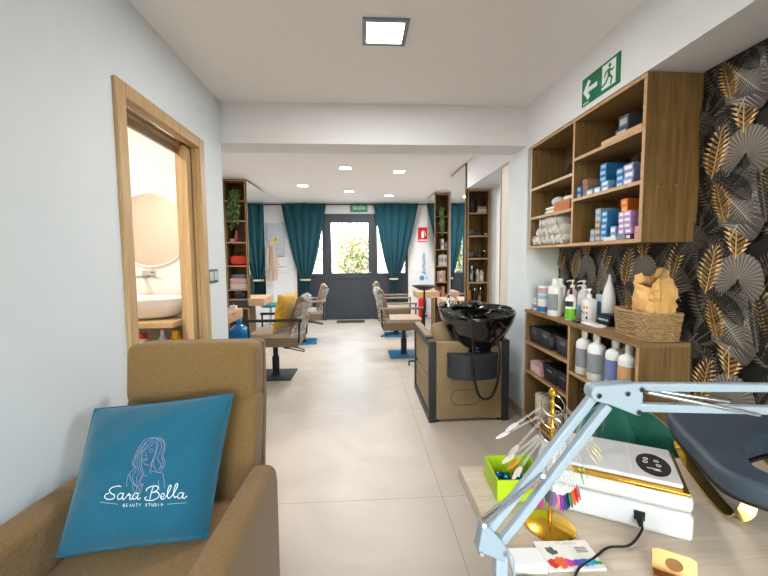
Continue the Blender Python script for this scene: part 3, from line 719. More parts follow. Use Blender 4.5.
bottle('pump_bottle','pale blue pump bottle at the back wall, just behind the green-labelled bottle',(1.545,2.60,ZT),[(.034,0),(.036,.004),(.036,.16),(.03,.175),(.014,.19),(.014,.196)],mat('ice_plastic','#cfdbe2',.3),'pump',white_p,[(.03,.12,L_cyan,*front)])
bottle('spray_bottle','slim bottle with bright green label and black spout',(1.378,2.465,ZT),[(.031,0),(.033,.004),(.033,.135),(.026,.15),(.012,.16),(.011,.168)],white_p,'cone',blackp,[(.006,.075,L_green),(.09,.125,L_black,*front)])
bottle('pump_bottle','white pump bottle with pale blue label left of the squat pump tub',(1.50,2.525,ZT),[(.036,0),(.038,.004),(.038,.14),(.034,.155),(.015,.165),(.014,.172)],white_p,'pump',white_p,[(.02,.09,L_cyan,*front)])
tb = bottle('pump_tub','squat white pump tub with coloured squares on the label',(1.455,2.385,ZT),[(.042,0),(.044,.004),(.046,.13),(.047,.135),(.047,.142),(.016,.15),(.015,.156)],white_p,'pump',white_p,None,'bottle')
m = M()
bm_ = [(.5,L_org),(.62,L_black)]
for k,(a,za,mt_) in enumerate(((PI*1.12,.085,L_org),(PI*1.24,.085,L_org),(PI*1.12,.05,L_tan),(PI*1.24,.05,L_org),(PI*1.0,.055,L_black),(PI*1.24,.02,L_black))):
    obj('label_square', M().grid(lambda u,v: (.0462*math.cos(a-.12+.24*u), .0462*math.sin(a-.12+.24*u), za+.018*v), 4, 2), mt_, tb)
carton('product_box', 1.53, 2.40, ZT, .05, .07, .17, mat('blue_white_pack','#c4d0dc',.45), 'upright pale box with blue front between the pump tub and the white cone bottle', None, L_blue)
bottle('cone_bottle','tall white tapering bottle nearest the wicker basket',(1.545,2.325,ZT),[(.036,0),(.04,.006),(.04,.12),(.036,.17),(.026,.22),(.016,.25),(.012,.258)],white_p,'cone',white_p)
t = thing('curling_iron','black gadget with a blue strip behind the white tray beside the basket','hair tool',(1.50,2.235,ZT))
obj('casing', M().box(-.045,.045,-.055,.055,0,.055).box(-.03,.03,-.05,.05,.055,.068), blackp, t, bevel=.005); obj('strip', M().box(-.0465,-.045,-.045,.045,.03,.042), L_cyan, t)
t = thing('hair_straightener','flat white device lying at the front edge of the low shelf top','hair tool',(1.39,2.23,ZT))
obj('casing', M().box(-.03,.03,-.085,.085,0,.016), white_p, t, bevel=.005); obj('button', M().lathe([(.006,.016),(.006,.018)],(0,-.05,0),12), L_grey, t)
t = thing('charging_dock','small dark dock in front of the squat pump tub','dock',(1.365,2.352,ZT))
obj('casing', M().box(-.025,.025,-.03,.03,0,.014), blackp, t, bevel=.004); obj('lens', M().lathe([(.01,.014),(.01,.016)],n=14), L_tan, t)
# large bottles on the near upper shelf
zj = .6008
gp = 'large bottles on the upper near shelf'
BJ = [(.046,0),(.0495,.005),(.0495,.178),(.0485,.19),(.043,.203),(.028,.214),(.019,.219),(.018,.222),(.018,.240)]
for i,(y,x,l1,lab) in enumerate(((2.285,1.375,L_grey,'large white bottle with grey label, nearest the divider'),(2.155,1.37,L_grey,'large white bottle with grey label, second from the divider'),(2.01,1.385,L_ind,'large white bottle with blue-violet label, third from the divider'),(1.885,1.372,L_tan,'large white bottle with tan label at the near end of the shelf'))):
    bottle('developer_bottle',lab,(x,y,zj),BJ,white_p,'screw',white_p,[(.045,.16,l1,*front)],'bottle',gp)
for i,(y,lab) in enumerate(((2.06,'large bottle in the back row between the violet and grey labels'),(1.95,'large bottle in the back row behind the violet-labelled one'),(1.83,'large bottle in the back row at the near end'))):
    bottle('developer_bottle',lab,(1.51,y,zj),BJ,mat('cream_plastic','#d8c3a6',.35),'screw',MATS['cream_plastic'],[(.045,.16,L_tan,*front)],'bottle',gp)
for i,(y,lab) in enumerate(((2.27,'chrome canister on the middle near shelf beside the divider'),(2.15,'chrome canister on the middle near shelf, further from the divider'))):
    t = thing('metal_canister',lab,'canister',(XB+.09,y,.3358)); obj('can',M().lathe([(.04,0),(.042,.004),(.042,.13),(.036,.14)],n=24),blackp,t); obj('lid',M().lathe([(.037,.14),(.037,.16),(.03,.165)],n=24),chrome,t)

# wicker basket and paper bag
t = thing('wicker_basket','oblong wicker basket at the near end of the low shelf top','basket',(1.470,1.905,ZT),-.09)
bx, by, bh = .100, .150, .135
st = M(); we = M(); per = []
def rp(q, k):   # rounded rectangle, q 0..1
    a = 2*PI*q; n = 5
    return (k*bx*math.copysign(abs(math.cos(a))**(2/n), math.cos(a)), k*by*math.copysign(abs(math.sin(a))**(2/n), math.sin(a)))
NS = 30
for i in range(NS):
    q = (i+.5)/NS; p0 = rp(q,.9); p1 = rp(q,1.0); st.tube([(*p0,.002),(*p1,bh)], .003, 5)
rows = 10
for r in range(rows):
    z = .006+r*(bh-.012)/(rows-1); k = .9+.1*z/bh; pts = []
    for i in range(NS*2):
        q = i/(NS*2); p = rp(q, k + (.03 if ((i//2+r) % 2) else -.03)*(1 if i%2==0 else 1)); pts.append((*p, z))
    we.tube(pts, .0056, 5, closed=True)
for k in range(3): we.tube([(*rp(i/60, 1.0+.02*math.sin(i*1.6+k*2.1)), bh+.003*math.cos(i*1.6+k*2.1)) for i in range(60)], .004, 5, closed=True)
we.add(st.v, st.f); obj('weave', we, wicker, t); obj('base', M().prism([rp(i/40,.9) for i in range(40)], 0, .006), wicker, t)
t = thing('paper_bag','crumpled brown paper bag standing in the wicker basket','bag',(1.482,1.875,ZT+.007),-.09)
rb = random.Random(4)
N1, N2 = 40, 14
cr = [[rb.uniform(-1,1) for j in range(N2)] for i in range(N1)]
def bag(u, v):
    a = 2*PI*u; k = 1-.12*v + .10*math.sin(PI*v)
    x = .060*math.copysign(abs(math.cos(a))**.5, math.cos(a)); y = .092*math.copysign(abs(math.sin(a))**.5, math.sin(a))
    i, j = int(u*N1)%N1, min(N2-1,int(v*(N2-1)))
    c = .010*cr[i][j]*min(1,v*2.5) + .010*math.sin(5*a+7*v)*v
    z = .30*v + (.03*math.cos(a-.6)+.022*math.sin(3*a+1))*max(0,v-.6)*2.5
    return (x*k+c*math.cos(a), y*k+c*math.sin(a), z)
m = M().grid(bag, N1, N2, cu=True); m.poly([bag(i/N1,0) for i in range(N1)][::-1])
o = obj('paper', m, kraft, t, smooth=25, solid=.0012)
m = M().grid(lambda u,v: tuple(Vector(bag(u,1))*(1) + Vector((-.05*math.cos(2*PI*u)*v*.5, -.06*math.sin(2*PI*u)*v*.5, -.05*v))), N1, 4, cu=True)
obj('folded_lip', m, kraft, t, smooth=25, solid=.0012)
# ------------------------------------------------------------------ recliner armchair
t = thing('recliner_armchair', 'olive-brown fabric recliner armchair holding the teal cushion, against the left wall', 'armchair', (-.645, 1.15, 0))
def rbox(sx, sy, sz, puff=(0,0,0), e=.18, n=20):
    """soft upholstery block: superellipsoid of full size sx, sy, sz"""
    def fn(u, v):
        a = 2*PI*u; b = PI*(v-.5)
        p = lambda c, q: math.copysign(abs(c)**q, c)
        x = p(math.cos(a),e)*p(math.cos(b),e); y = p(math.sin(a),e)*p(math.cos(b),e); z = p(math.sin(b),e)
        fx, fy, fz = x*sx/2, y*sy/2, z*sz/2
        fx *= 1+puff[0]*(1-y*y)*(1-z*z); fy *= 1+puff[1]*(1-x*x)*(1-z*z); fz *= 1+puff[2]*(1-x*x)*(1-y*y)
        return Vector((fx,fy,fz))
    return fn
def block(m, c, s, puff=(0,0,0), e=.18, tilt=0, n=44):
    fn = rbox(*s, puff, e); Q = Matrix.Rotation(tilt, 3, 'X')
    def warp(t):  # denser sampling near the edges
        return t
    m.grid(lambda u,v: tuple(Vector(c)+Q@fn(u,v)), n*2, n, cu=True)
    return m
tl = -.27
obj('seat_cushion', block(M(), (0,-.03,.375), (.49,.62,.15), (0,.03,.12), .16), chairfab, t, smooth=60)
obj('backrest_cushion', block(M(), (0,.352,.61), (.485,.13,.40), (0,.35,0), .16, tl), chairfab, t, smooth=60)
obj('headrest', block(M(), (0,.405,.885), (.478,.15,.225), (0,.25,.03), .2, -.12), chairfab, t, smooth=60)
# back shell
sh = M(); prof = [(.36,.25),(.40,.50),(.455,.74),(.478,.985),(.535,.985),(.53,.74),(.48,.50),(.44,.25)]
sh.prism(prof, -.246, .238, 'x'); obj('back_shell', sh, chairfab, t, bevel=.022, seg=4)
pp = M()
for s in (-1,1): pp.tube(spline([(s*.238,.405,.50),(s*.238,.452,.74),(s*.238,.474,.98)],5), .004, 6)
obj('piping', pp, chairfab_d, t)
# arms: slab with a rounded top that rises slightly to the front
def arm(x0, x1):
    prof = [(-.42,.03),(-.43,.50),(-.40,.60),(-.30,.622),(.02,.600),(.22,.582),(.265,.56),(.285,.50),(.285,.03)]
    m = M().prism(spline(prof[:], 1) and prof, x0, x1, 'x')
    return m
obj('armrest', arm(.243,.328), chairfab, t, bevel=.03, seg=5); obj('armrest', arm(-.355,-.25), chairfab, t, bevel=.03, seg=5)
obj('seat_base', M().box(-.24,.24,-.33,.33,.06,.30), chairfab, t, bevel=.02, seg=3)
obj('footrest_panel', M().box(-.24,.24,-.375,-.335,.07,.36), chairfab, t, bevel=.018, seg=3)
for x in (-.28,.28):
    for y in (-.30,.25): obj('foot', M().lathe([(.02,0),(.024,.035)],(x,y,0),12), blackp, t)

# ------------------------------------------------------------------ cushion with the studio logo
cw = thing('throw_cushion', 'teal linen cushion printed with the Sara Bella Beauty Studio logo, on the armchair', 'cushion', (-.675,1.20,.468))
BLc, BRc, TLc, TRc = Vector((-.886,1.122,.466)), Vector((-.482,1.17,.466)), Vector((-.908,1.352,.813)), Vector((-.449,1.352,.853))
o0 = Vector((-.675,1.20,.468))
BLc, BRc, TLc, TRc = [p-o0 for p in (BLc,BRc,TLc,TRc)]
nrm = (BRc-BLc).cross(TLc-BLc).normalized()          # faces the viewer (towards -Y)
def cush(u, v, side):     # u,v in 0..1
    p = BLc*(1-u)*(1-v)+BRc*u*(1-v)+TLc*(1-u)*v+TRc*u*v
    a, b = 2*u-1, 2*v-1
    # sides pull inwards between the corners
    pin = .005
    p = p + (TRc-TLc).normalized()*(-a*pin*(1-b*b)*abs(a)) + (TLc-BLc).normalized()*(-b*pin*(1-a*a)*abs(b))
    h = (.098 if side > 0 else .03)*((1-abs(a)**2.6)*(1-abs(b)**2.6))**.6
    h += .007*math.sin(7*a+5*b)*(1-a*a)*(1-b*b) + .004*math.sin(11*b-7*a+1)*(1-a*a)*(1-b*b)
    return p + nrm*h*side
m = M(); NN = 44
ed = lambda i: .5-.5*math.cos(PI*i)                    # denser near the seams
m.grid(lambda u,v: tuple(cush(ed(u),ed(v),1)), NN, NN); m.grid(lambda u,v: tuple(cush(ed(u),ed(v),-1)), NN, NN)
obj('cover', m, pillow_m, cw, smooth=80)
sm = M(); ring = []
for (u0,v0,u1,v1) in ((0,0,1,0),(1,0,1,1),(1,1,0,1),(0,1,0,0)):
    for k in range(24): q = k/24; ring.append(cush(u0+(u1-u0)*q, v0+(v1-v0)*q, 0))
sm.tube(ring, .0052, 6, closed=True); obj('seam', sm, pillow_m, cw)
# flat flange ears at the corners
ear = M()
for (u,v,du,dv) in ((0,0,1,1),(1,0,-1,1),(1,1,-1,-1),(0,1,1,-1)):
    ps = [cush(u,v,0), cush(u+du*.09,v,0), cush(u+du*.05,v+dv*.05,0), cush(u,v+dv*.09,0)]
    out = (ps[0]-ps[2])*.28
    ear.prism([(0,0),(1,0),(1,1)],0,0) if False else None
    for s in (1,-1): ear.poly([tuple(p+nrm*.003*s) for p in (ps[0]+out, ps[1]+out*.2, ps[2], ps[3]+out*.2)])
obj('corner_ear', ear, pillow_m, cw, solid=.002) if False else None
logo_w = mat('print_white','#e6edf0',.6,noise=None); logo_p = mat('print_lilac','#9c93b5',.6,noise=None)
def strokes(lines, w, mt, name, sm_=7):
    """printed line work on the cushion's front; coordinates (u,v) in cushion space"""
    m = M()
    for ln in lines:
        P = spline([(p[0],p[1],0) for p in ln], sm_)
        Q = [cush(p.x,p.y,1)+nrm*.0012 for p in P]
        L2, R2 = [], []
        for i in range(len(Q)):
            d = Q[min(i+1,len(Q)-1)]-Q[max(i-1,0)]
            if d.length < 1e-9: d = Vector((1,0,0))
            s = d.cross(nrm).normalized()*w/2
            L2.append(Q[i]+s); R2.append(Q[i]-s)
        b = len(m.v); m.v += [tuple(p) for p in L2+R2]; n = len(Q)
        for i in range(n-1): m.f.append([b+i,b+i+1,b+n+i+1,b+n+i]); m.mi.append(0); m.col.append((1,1,1))
    return obj(name, m, mt, cw, smooth=0, rec=False)
# logo coordinates: traced in a 667x576 drawing space, mapped on to the cushion
def LG(pts, dx=0, dy=0, k=1, cx=333): # drawing px -> u,v
    out = []
    for x,y in pts:
        X = 95.5+dx+(cx+(x-cx)*k)/6.064; Y = 430.5+dy+y/6.064            # position on the photograph
        # invert the cushion's corner quad: left/right edges and top/bottom edges
        v = .5; u = .5
        for _ in range(12):
            lx = 63+(97-63)*v; rx = 208+(232-208)*v; u = (X-lx)/(rx-lx)
            by_ = 553+(534-553)*u; ty = 408+(394-408)*u; v = (by_-Y)/(by_-ty)
        out.append((u,v))
    return out
HAIR = [[(380,75),(335,85),(300,130),(285,180),(262,215),(270,255),(245,285),(252,330),(280,360),(270,400),(282,418)],
 [(380,75),(345,95),(315,150),(290,185),(272,225),(282,262),(258,300),(268,340),(295,370),(285,410)],
 [(375,85),(350,120),(325,150),(298,195),(290,235),(298,275),(280,310),(288,350),(312,340),(300,385),(286,420)],
 [(385,95),(360,130),(325,160),(318,200),(316,245),(322,285),(300,320),(310,350),(322,335)],
 [(300,135),(285,160),(270,205)],[(310,200),(306,245),(312,285),(292,330)],[(240,285),(228,315),(222,355)],
 [(380,75),(420,80),(442,115),(440,150),(432,180),(442,215),(432,255),(415,275)],
 [(385,80),(415,100),(425,130),(415,165),(405,200),(420,235),(410,265)],
 [(390,95),(405,120),(400,150),(392,190),(380,225),(390,255),(402,272)],
 [(388,78),(432,100),(436,140),(424,180),(432,220),(422,255)],[(392,110),(398,140),(388,180),(374,220),(370,250)],
 [(335,105),(315,130),(300,165)],[(262,330),(256,360),(268,385)]]
FACE = [[(322,165),(318,195),(328,222),(342,236),(362,232),(385,205)],[(352,168),(340,182),(348,188)],[(330,205),(340,200),(352,205),(342,213),(330,205)],[(360,158),(372,166),(382,158)],[(356,150),(370,146),(384,150)],[(328,160),(336,163)],
 [(372,228),(362,258),(370,268),(400,275),(430,280),(440,310),(444,358)],[(410,318),(412,345),(416,372)],[(320,290),(345,295)],[(360,265),(362,285)]]
strokes([LG(l,6,2) for l in HAIR], .0011, logo_p, 'logo_hair_lines'); strokes([LG(l,6,2) for l in FACE], .0010, logo_p, 'logo_face_lines')
SCRIPT = [
 # S
 [(186,386),(168,383),(138,392),(122,408),(132,424),(148,432),(146,448),(124,456),(100,452),(94,440),(102,428),(118,424)],
 # a
 [(196,424),(180,422),(166,438),(170,454),(186,450),(198,428)],[(200,420),(194,444),(200,456),(212,446)],
 # r
 [(212,446),(226,426),(232,424),(228,432),(240,430),(236,446),(242,456),(254,444)],
 # a
 [(284,422),(268,420),(254,436),(258,452),(274,448),(286,426)],[(288,418),(282,442),(288,454),(302,444)],
 # B
 [(384,386),(370,414),(356,452)],[(338,408),(344,394),(370,384),(402,380),(414,390),(404,404),(376,416)],[(376,416),(402,412),(416,424),(406,442),(376,456),(346,458),(330,454),(328,444),(340,440)],
 # e
 [(424,440),(442,432),(446,422),(434,420),(422,436),(428,450),(446,444)],
 # l l
 [(446,444),(470,414),(486,384),(484,374),(474,384),(462,424),(466,444),(480,438)],
 [(480,438),(506,406),(522,374),(520,364),(510,374),(498,416),(502,438),(516,432)],
 # a
 [(550,414),(534,412),(520,428),(524,442),(540,438),(552,416)],[(556,410),(548,432),(554,442),(574,428)]]
strokes([LG(l,6,-3,.94) for l in SCRIPT], .0022, logo_w, 'logo_script_lettering')
def caps(s, x0, x1, y0, y1, h):
    G = {'B':[[(0,0),(0,1),(.7,1),(.75,.75),(.6,.52),(0,.52)],[(.6,.52),(.85,.25),(.7,0),(0,0)]],'E':[[(.8,1),(0,1),(0,0),(.8,0)],[(0,.5),(.65,.5)]],'A':[[(0,0),(.45,1),(.9,0)],[(.2,.35),(.7,.35)]],
         'U':[[(0,1),(0,.25),(.4,0),(.8,.25),(.8,1)]],'T':[[(0,1),(.9,1)],[(.45,1),(.45,0)]],'Y':[[(0,1),(.45,.5),(.9,1)],[(.45,.5),(.45,0)]],'S':[[(.8,.85),(.4,1),(.05,.78),(.4,.52),(.8,.25),(.4,0),(0,.15)]],'D':[[(0,0),(0,1),(.5,1),(.85,.5),(.5,0),(0,0)]],'I':[[(.3,0),(.3,1)]],'O':[[(.45,1),(0,.5),(.45,0),(.9,.5),(.45,1)]]}
    out = []; n = len(s)
    for i,ch in enumerate(s):
        if ch == ' ': continue
        q = i/(n-1) if n > 1 else 0; bx = x0+(x1-x0)*q; by = y0+(y1-y0)*q
        for ln in G[ch]:
            pts = []
            pts = list(ln); out.append([(bx+p[0]*h*.8, by-p[1]*h) for p in pts])
    return out
strokes([LG(l,6,-3.5,.92) for l in caps('BEAUTY STUDIO', 196, 420, 497, 490, 15)], .0011, logo_w, 'logo_small_lettering', 1)
strokes([LG(l,6,-3.5,.95) for l in [[(66,474),(118,479),(170,484)],[(456,479),(510,473),(568,468)]]], .0006, logo_w, 'logo_rule')

# ------------------------------------------------------------------ nail desk
t = thing('nail_desk', 'pale wood-grain nail desk in the right foreground', 'desk', (.262, 1.01, 0))
obj('table_top', M().box(0,.98,-.92,0,.715,.75), deskw, t, bevel=.002)
obj('side_panel', M().box(.09,.13,-.88,-.04,0,.715), deskw, t, bevel=.002); obj('side_panel', M().box(.90,.94,-.88,-.04,0,.715), deskw, t, bevel=.002)
obj('modesty_panel', M().box(.13,.90,-.40,-.38,.25,.715), deskw, t)
ZD = .7508
# green box with foil sweets
t = thing('sweet_box', 'open lime green square box at the far corner of the nail desk', 'box', (.373,.905,ZD), -.05)
s2 = .058; hb = .052
m = M().box(-s2,s2,-s2,s2,0,.003).box(-s2,-s2+.003,-s2,s2,.003,hb).box(s2-.003,s2,-s2,s2,.003,hb).box(-s2+.003,s2-.003,-s2,-s2+.003,.003,hb).box(-s2+.003,s2-.003,s2-.003,s2,.003,hb)
obj('box_shell', m, lime, t)
rs = random.Random(3)
silver = mat('silver_foil','#b9bcd0',.25,metal=.8,noise=(50,.3))
spots = [(-.026,-.02,'at the left front of the heap'),(-.012,.012,'at the left back of the heap'),(.012,-.026,'at the middle front of the heap'),(.022,.012,'at the right back of the heap'),(.034,-.018,'at the right front of the heap'),(-.024,.030,'in the far left corner')]
for i,(x,y,w) in enumerate(spots):
    c = thing('foil_sweet', f'{"silver" if i==2 else "blue"} foil-wrapped sweet in the lime box, {w}', 'sweet', (.373+x,.905+y,ZD+.0036), rs.uniform(0,3), 'foil-wrapped sweets in the lime box')
    obj('sweet', M().ball((0,0,.0105),.0125,14,8,(1.25,.9,.8)), silver if i == 2 else bluefoil, c)
    w2 = M()
    for sd in (-1,1):
        for k in range(5):
            a0 = 2*PI*k/5; w2.add([(sd*.0135,0,.0105),(sd*.025,.008*math.cos(a0),.0105+.006*math.sin(a0)),(sd*.024,.008*math.cos(a0+1.25),.0105+.006*math.sin(a0+1.25))],[(0,1,2)])
    obj('twist', w2, silver if i == 2 else bluefoil, c, solid=.0004)

# swatch stand
sx_, sy_ = .394, .762
t = thing('swatch_stand', 'gold ring stand hung with nail colour swatches on the nail desk', 'display stand', (sx_, sy_, ZD))
obj('base', M().lathe([(.050,0),(.051,.003),(.046,.006),(.02,.009),(.006,.012)], n=36), gold, t)
obj('rod', M().tube([(0,0,.008),(0,0,.285)], .0036, 10), gold, t)
obj('finial', M().ball((0,0,.290),.009,14,10), gold, t); obj('hub', M().ball((0,0,.215),.008,14,10).ball((0,0,.245),.005,10,8).ball((0,0,.268),.005,10,8), gold, t) if False else obj('hub', M().lathe([(.004,.205),(.009,.212),(.009,.219),(.004,.226),(.0042,.243),(.0065,.248),(.0042,.253),(.0042,.266),(.0065,.270),(.004,.275)], n=16), gold, t)
RG = []
for k,(z,r,tilt) in enumerate(((.210,.027,.95),(.240,.026,.95),(.264,.024,.95))):
    ring = [(r*math.cos(a), r*math.sin(a)*math.cos(tilt), z + r*math.sin(a)*math.sin(tilt)) for a in [2*PI*i/40 for i in range(40)]]
    obj('ring', M().tube(ring, .0012, 6, closed=True), chrome, t); RG.append((z,r,tilt))
SW = [ # (ring, angle on ring in degrees, lean outwards, drop, colour, words)
 (0,196,1.07,0.100,'#efe6e2','white-tipped clear swatch at the far left of the fan'),(0,204,1.02,0.098,'#e29a3c','orange-tipped clear swatch second from the left of the fan'),
 (0,212,0.94,0.105,'#f0dcd8','shell-pink swatch third from the left of the fan'),(0,220,0.50,0.100,'#3a3438','black-tipped swatch at the left of the fan beside the coral one'),(0,226,0.46,0.098,'#d98c88','coral-tipped swatch beside the black one at the left of the fan'),
 (0,234,0.30,0.130,'#a3356f','dark magenta swatch hanging low over the green box'),
 (0,244,0.24,0.115,'#2b2b30','charcoal swatch at the left end of the bottom row'),(0,250,0.22,0.120,'#4a4450','smoky grey swatch second in the bottom row'),(0,257,0.20,0.122,'#5b2a86','violet swatch in the bottom row'),(0,263,0.20,0.126,'#b06b3c','copper swatch in the bottom row'),
 (0,269,0.20,0.126,'#a9248a','magenta swatch in the bottom row'),(0,275,0.20,0.128,'#4c2a6c','dark plum swatch in the bottom row'),(0,281,0.20,0.128,'#1f3f7a','navy swatch in the bottom row'),(0,287,0.20,0.126,'#23262c','black swatch in the bottom row next to the navy one'),
 (0,293,0.22,0.126,'#2c7a6a','dark green swatch in the bottom row'),(0,299,0.24,0.124,'#e2611f','bright orange swatch in the bottom row'),(0,305,0.26,0.122,'#c9281f','red swatch in the bottom row'),(0,311,0.28,0.120,'#a83626','brick red swatch at the right end of the bottom row'),
 (1,322,0.30,0.125,'#3aa24a','green swatch hanging at the right over the white lamp'),(1,330,0.36,0.120,'#5fb868','pale green swatch beside the green one at the right'),
 (1,338,0.61,0.110,'#d9c8a0','cream-tipped swatch at the right of the fan'),(1,345,0.68,0.112,'#d8b93a','golden yellow swatch at the right of the fan'),(1,352,0.72,0.115,'#cfd13a','yellow swatch at the right of the fan'),(1,0,0.78,0.115,'#b5cf3e','lime yellow swatch at the far right of the fan'),
 (1,180,1.12,0.100,'#e8e4e0','clear swatch on the middle ring at the left'),(2,190,1.07,0.090,'#dcd8d6','clear swatch on the top ring at the left'),(2,350,0.68,0.090,'#dfdcd8','clear swatch on the top ring at the right'),(1,200,0.92,0.100,'#e4d4d0','pale blush swatch on the middle ring at the left')]
clear_m = swatch_clear()
def swatch(k, ang, lean, drop, colr, words):
    z, r, tilt = RG[k]; a = math.radians(ang)
    p = Vector((r*math.cos(a), r*math.sin(a)*math.cos(tilt), z+r*math.sin(a)*math.sin(tilt)))
    out = Vector((math.cos(a), math.sin(a)*.8, 0)).normalized()
    d = (out*math.sin(lean)+Vector((0,0,-1))*math.cos(lean)).normalized()
    side = d.cross(out).normalized() if abs(d.dot(out)) < .999 else Vector((0,1,0))
    n = d.cross(side)
    q = thing('nail_swatch', words, 'nail swatch', (sx_+p.x+out.x*.003, sy_+p.y+out.y*.003, ZD+p.z), 0, 'nail colour swatches on the ring stand')
    tipl = .030; a1 = drop-tipl
    def ribbon(spec):
        m = M(); vs = []
        for (l,w) in spec:
            for s in (-1,1):
                for h in (-1,1): vs.append(d*l+side*w*s+n*.0007*h)
        b = []
        for i in range(len(spec)-1):
            o = i*4
            b += [(o,o+4,o+6,o+2),(o+1,o+3,o+7,o+5),(o,o+1,o+5,o+4),(o+2,o+6,o+7,o+3)]
        b += [(0,2,3,1)]; o = (len(spec)-1)*4; b += [(o,o+1,o+3,o+2)]
        return m.add(vs, b)
    obj('stick', ribbon([(.0015,.003),(.006,.0035),(a1*.6,.0022),(a1,.0026)]), clear_m, q, smooth=0)
    obj('tip', ribbon([(a1,.0032),(a1+tipl*.25,.0058),(a1+tipl*.55,.0060),(a1+tipl*.85,.0036),(drop,.0006)]), mat('varnish_'+colr[1:], colr, .2, noise=None, coat=.5), q, smooth=0)
for s_ in SW: swatch(*s_)

# UV nail lamp
UX, UY = (.651,.690), (.426,.826)
d_ = Vector((UX[0]-UY[0], UX[1]-UY[1])); Wl = d_.length; ang = math.atan2(d_.y, d_.x)
t = thing('nail_lamp', 'white box-shaped nail lamp with gold trim and round black control panel on the desk', 'nail lamp', (UY[0], UY[1], ZD), ang)
Dl = .20
body = [(0,0),(Wl,0),(Wl,Dl),(0,Dl)]
obj('housing_lower', M().box(0,Wl,0,Dl,0,.056), lampwhite, t, bevel=.010, seg=3); obj('housing_upper', M().box(.001,Wl-.001,.001,Dl-.001,.0565,.092), lampwhite, t, bevel=.012, seg=3)
obj('gold_trim', M().box(.007,Wl-.007,.007,Dl-.007,.086,.0965), gold, t, bevel=.0012, seg=2)
obj('top_plate', M().box(.016,Wl-.016,.020,Dl-.014,.0967,.106), lampwhite, t, bevel=.005, seg=3)
obj('seam_line', M().box(Wl*.60,Wl*.605,.03,Dl-.018,.106,.1063), offwhite, t)
cx_, cy_ = Wl-.06, .088
obj('control_panel', M().lathe([(.036,.106),(.036,.1068)],(cx_,cy_,0),36,.9,1.45), mat('panel_black','#26262a',.15,noise=None,coat=.5), t)
ic = M()
for (x,y) in ((-.012,.022),(.008,.018),(-.014,.006),(.010,-.002)):
    ic.tube([(cx_+x+.0045*math.cos(a),cy_+y+.0045*math.sin(a),.1071) for a in [2*PI*k/14 for k in range(14)]], .0005, 4, closed=True)
ic.box(cx_-.014,cx_+.010,cy_-.022,cy_-.0205,.1068,.1072).box(cx_-.002,cx_+.012,cy_-.027,cy_-.026,.1068,.1072)
obj('panel_icons', ic, white_s, t)
obj('power_socket', M().box(Wl*.615,Wl*.69,-.0015,.004,.022,.042), blackp, t)
inv = Matrix.Rotation(-ang,3,'Z')
pl = Vector((Wl*.65,-.0016,.030))
def tol(p): return inv@(Vector(p)-Vector((UY[0],UY[1],ZD)))
ca = [pl, pl+Vector((0,-.014,-.002)), pl+Vector((.003,-.024,-.012)), tol((.520,.692,ZD+.0045)), tol((.475,.690,ZD+.0035)), tol((.43,.665,ZD+.0035)), tol((.385,.640,ZD+.0035)),tol((.36,.60,ZD+.0035)),tol((.35,.52,ZD+.0035))]
obj('power_cord', M().tube(spline(ca,8), .0024, 8), rubber, t)
obj('plug', M().tube([pl+Vector((0,.001,0)), pl+Vector((0,-.010,-.001)), pl+Vector((.0015,-.021,-.008))], [.0065,.0065,.004], 10), rubber, t)

# colour card
t = thing('colour_card', 'small white card printed with a rainbow splash lying before the swatch stand', 'card', (.388,.678,ZD), -.03)
obj('card', M().box(-.053,.053,-.036,.036,0,.004), mat('card_cream','#e6e1d8',.5), t)
blob = M(); cols = ['#c42a2a','#e2622a','#d94a8f','#7a4fc2','#3a74d0','#39b3dd','#3fa86a']
ms = []
for k,cx in enumerate((-.036,-.022,-.006,.008,.022,.034,.047)):
    blob.cur = k; rr = random.Random(k); pts = []
    hh_ = (.020,.026,.018,.014,.018,.014,.008)[k]
    for j in range(14):
        a = 2*PI*j/14; q = 1+rr.uniform(-.25,.25); pts.append((cx+.0105*q*math.cos(a), -.024+hh_*.55*q*math.sin(a)+hh_*.2))
    blob.poly([(min(.0525,max(-.0525,x)), max(-.0355,y), .0043+.00006*k) for x,y in pts]); ms.append(mat('splash_'+cols[k][1:], cols[k], .5, noise=(200,.15)))
obj('rainbow_print', blob, ms, t, smooth=0, rec=False)
ink = M()
for (x,y,r) in ((-.030,.010,.006),(-.026,.016,.004),(-.022,.007,.005),(-.034,.016,.003),(-.028,.003,.003)):
    ink.poly([(x+r*math.cos(2*PI*j/10)*(1+.3*(j%2)), y+r*math.sin(2*PI*j/10)*(1+.3*(j%2)), .0043+r*.001) for j in range(10)])
for j in range(4): ink.poly([(.02,.004+j*.004,.0043),(.042,.004+j*.004,.0043),(.042,.0058+j*.004,.0043),(.02,.0058+j*.004,.0043)])
for j in range(9): ink.poly([(-.010+j*.0045,.027+.002*math.sin(j*2),.0043),(-.0075+j*.0045,.027+.002*math.sin(j*2),.0043),(-.0075+j*.0045,.0285+.002*math.sin(j*2),.0043),(-.010+j*.0045,.0285+.002*math.sin(j*2),.0043)])
obj('ink_print', ink, mat('print_grey','#55575a',.5), t, smooth=0, rec=False)
# small white box
t = thing('white_case', 'small flat white case beside the foot of the swing-arm lamp', 'case', (.300,.662,ZD), -.05)
obj('case_body', M().box(-.032,.032,-.022,.022,0,.013), white_p, t, bevel=.003); obj('case_lid', M().box(-.032,.032,-.022,.022,.0135,.019), white_p, t, bevel=.003)

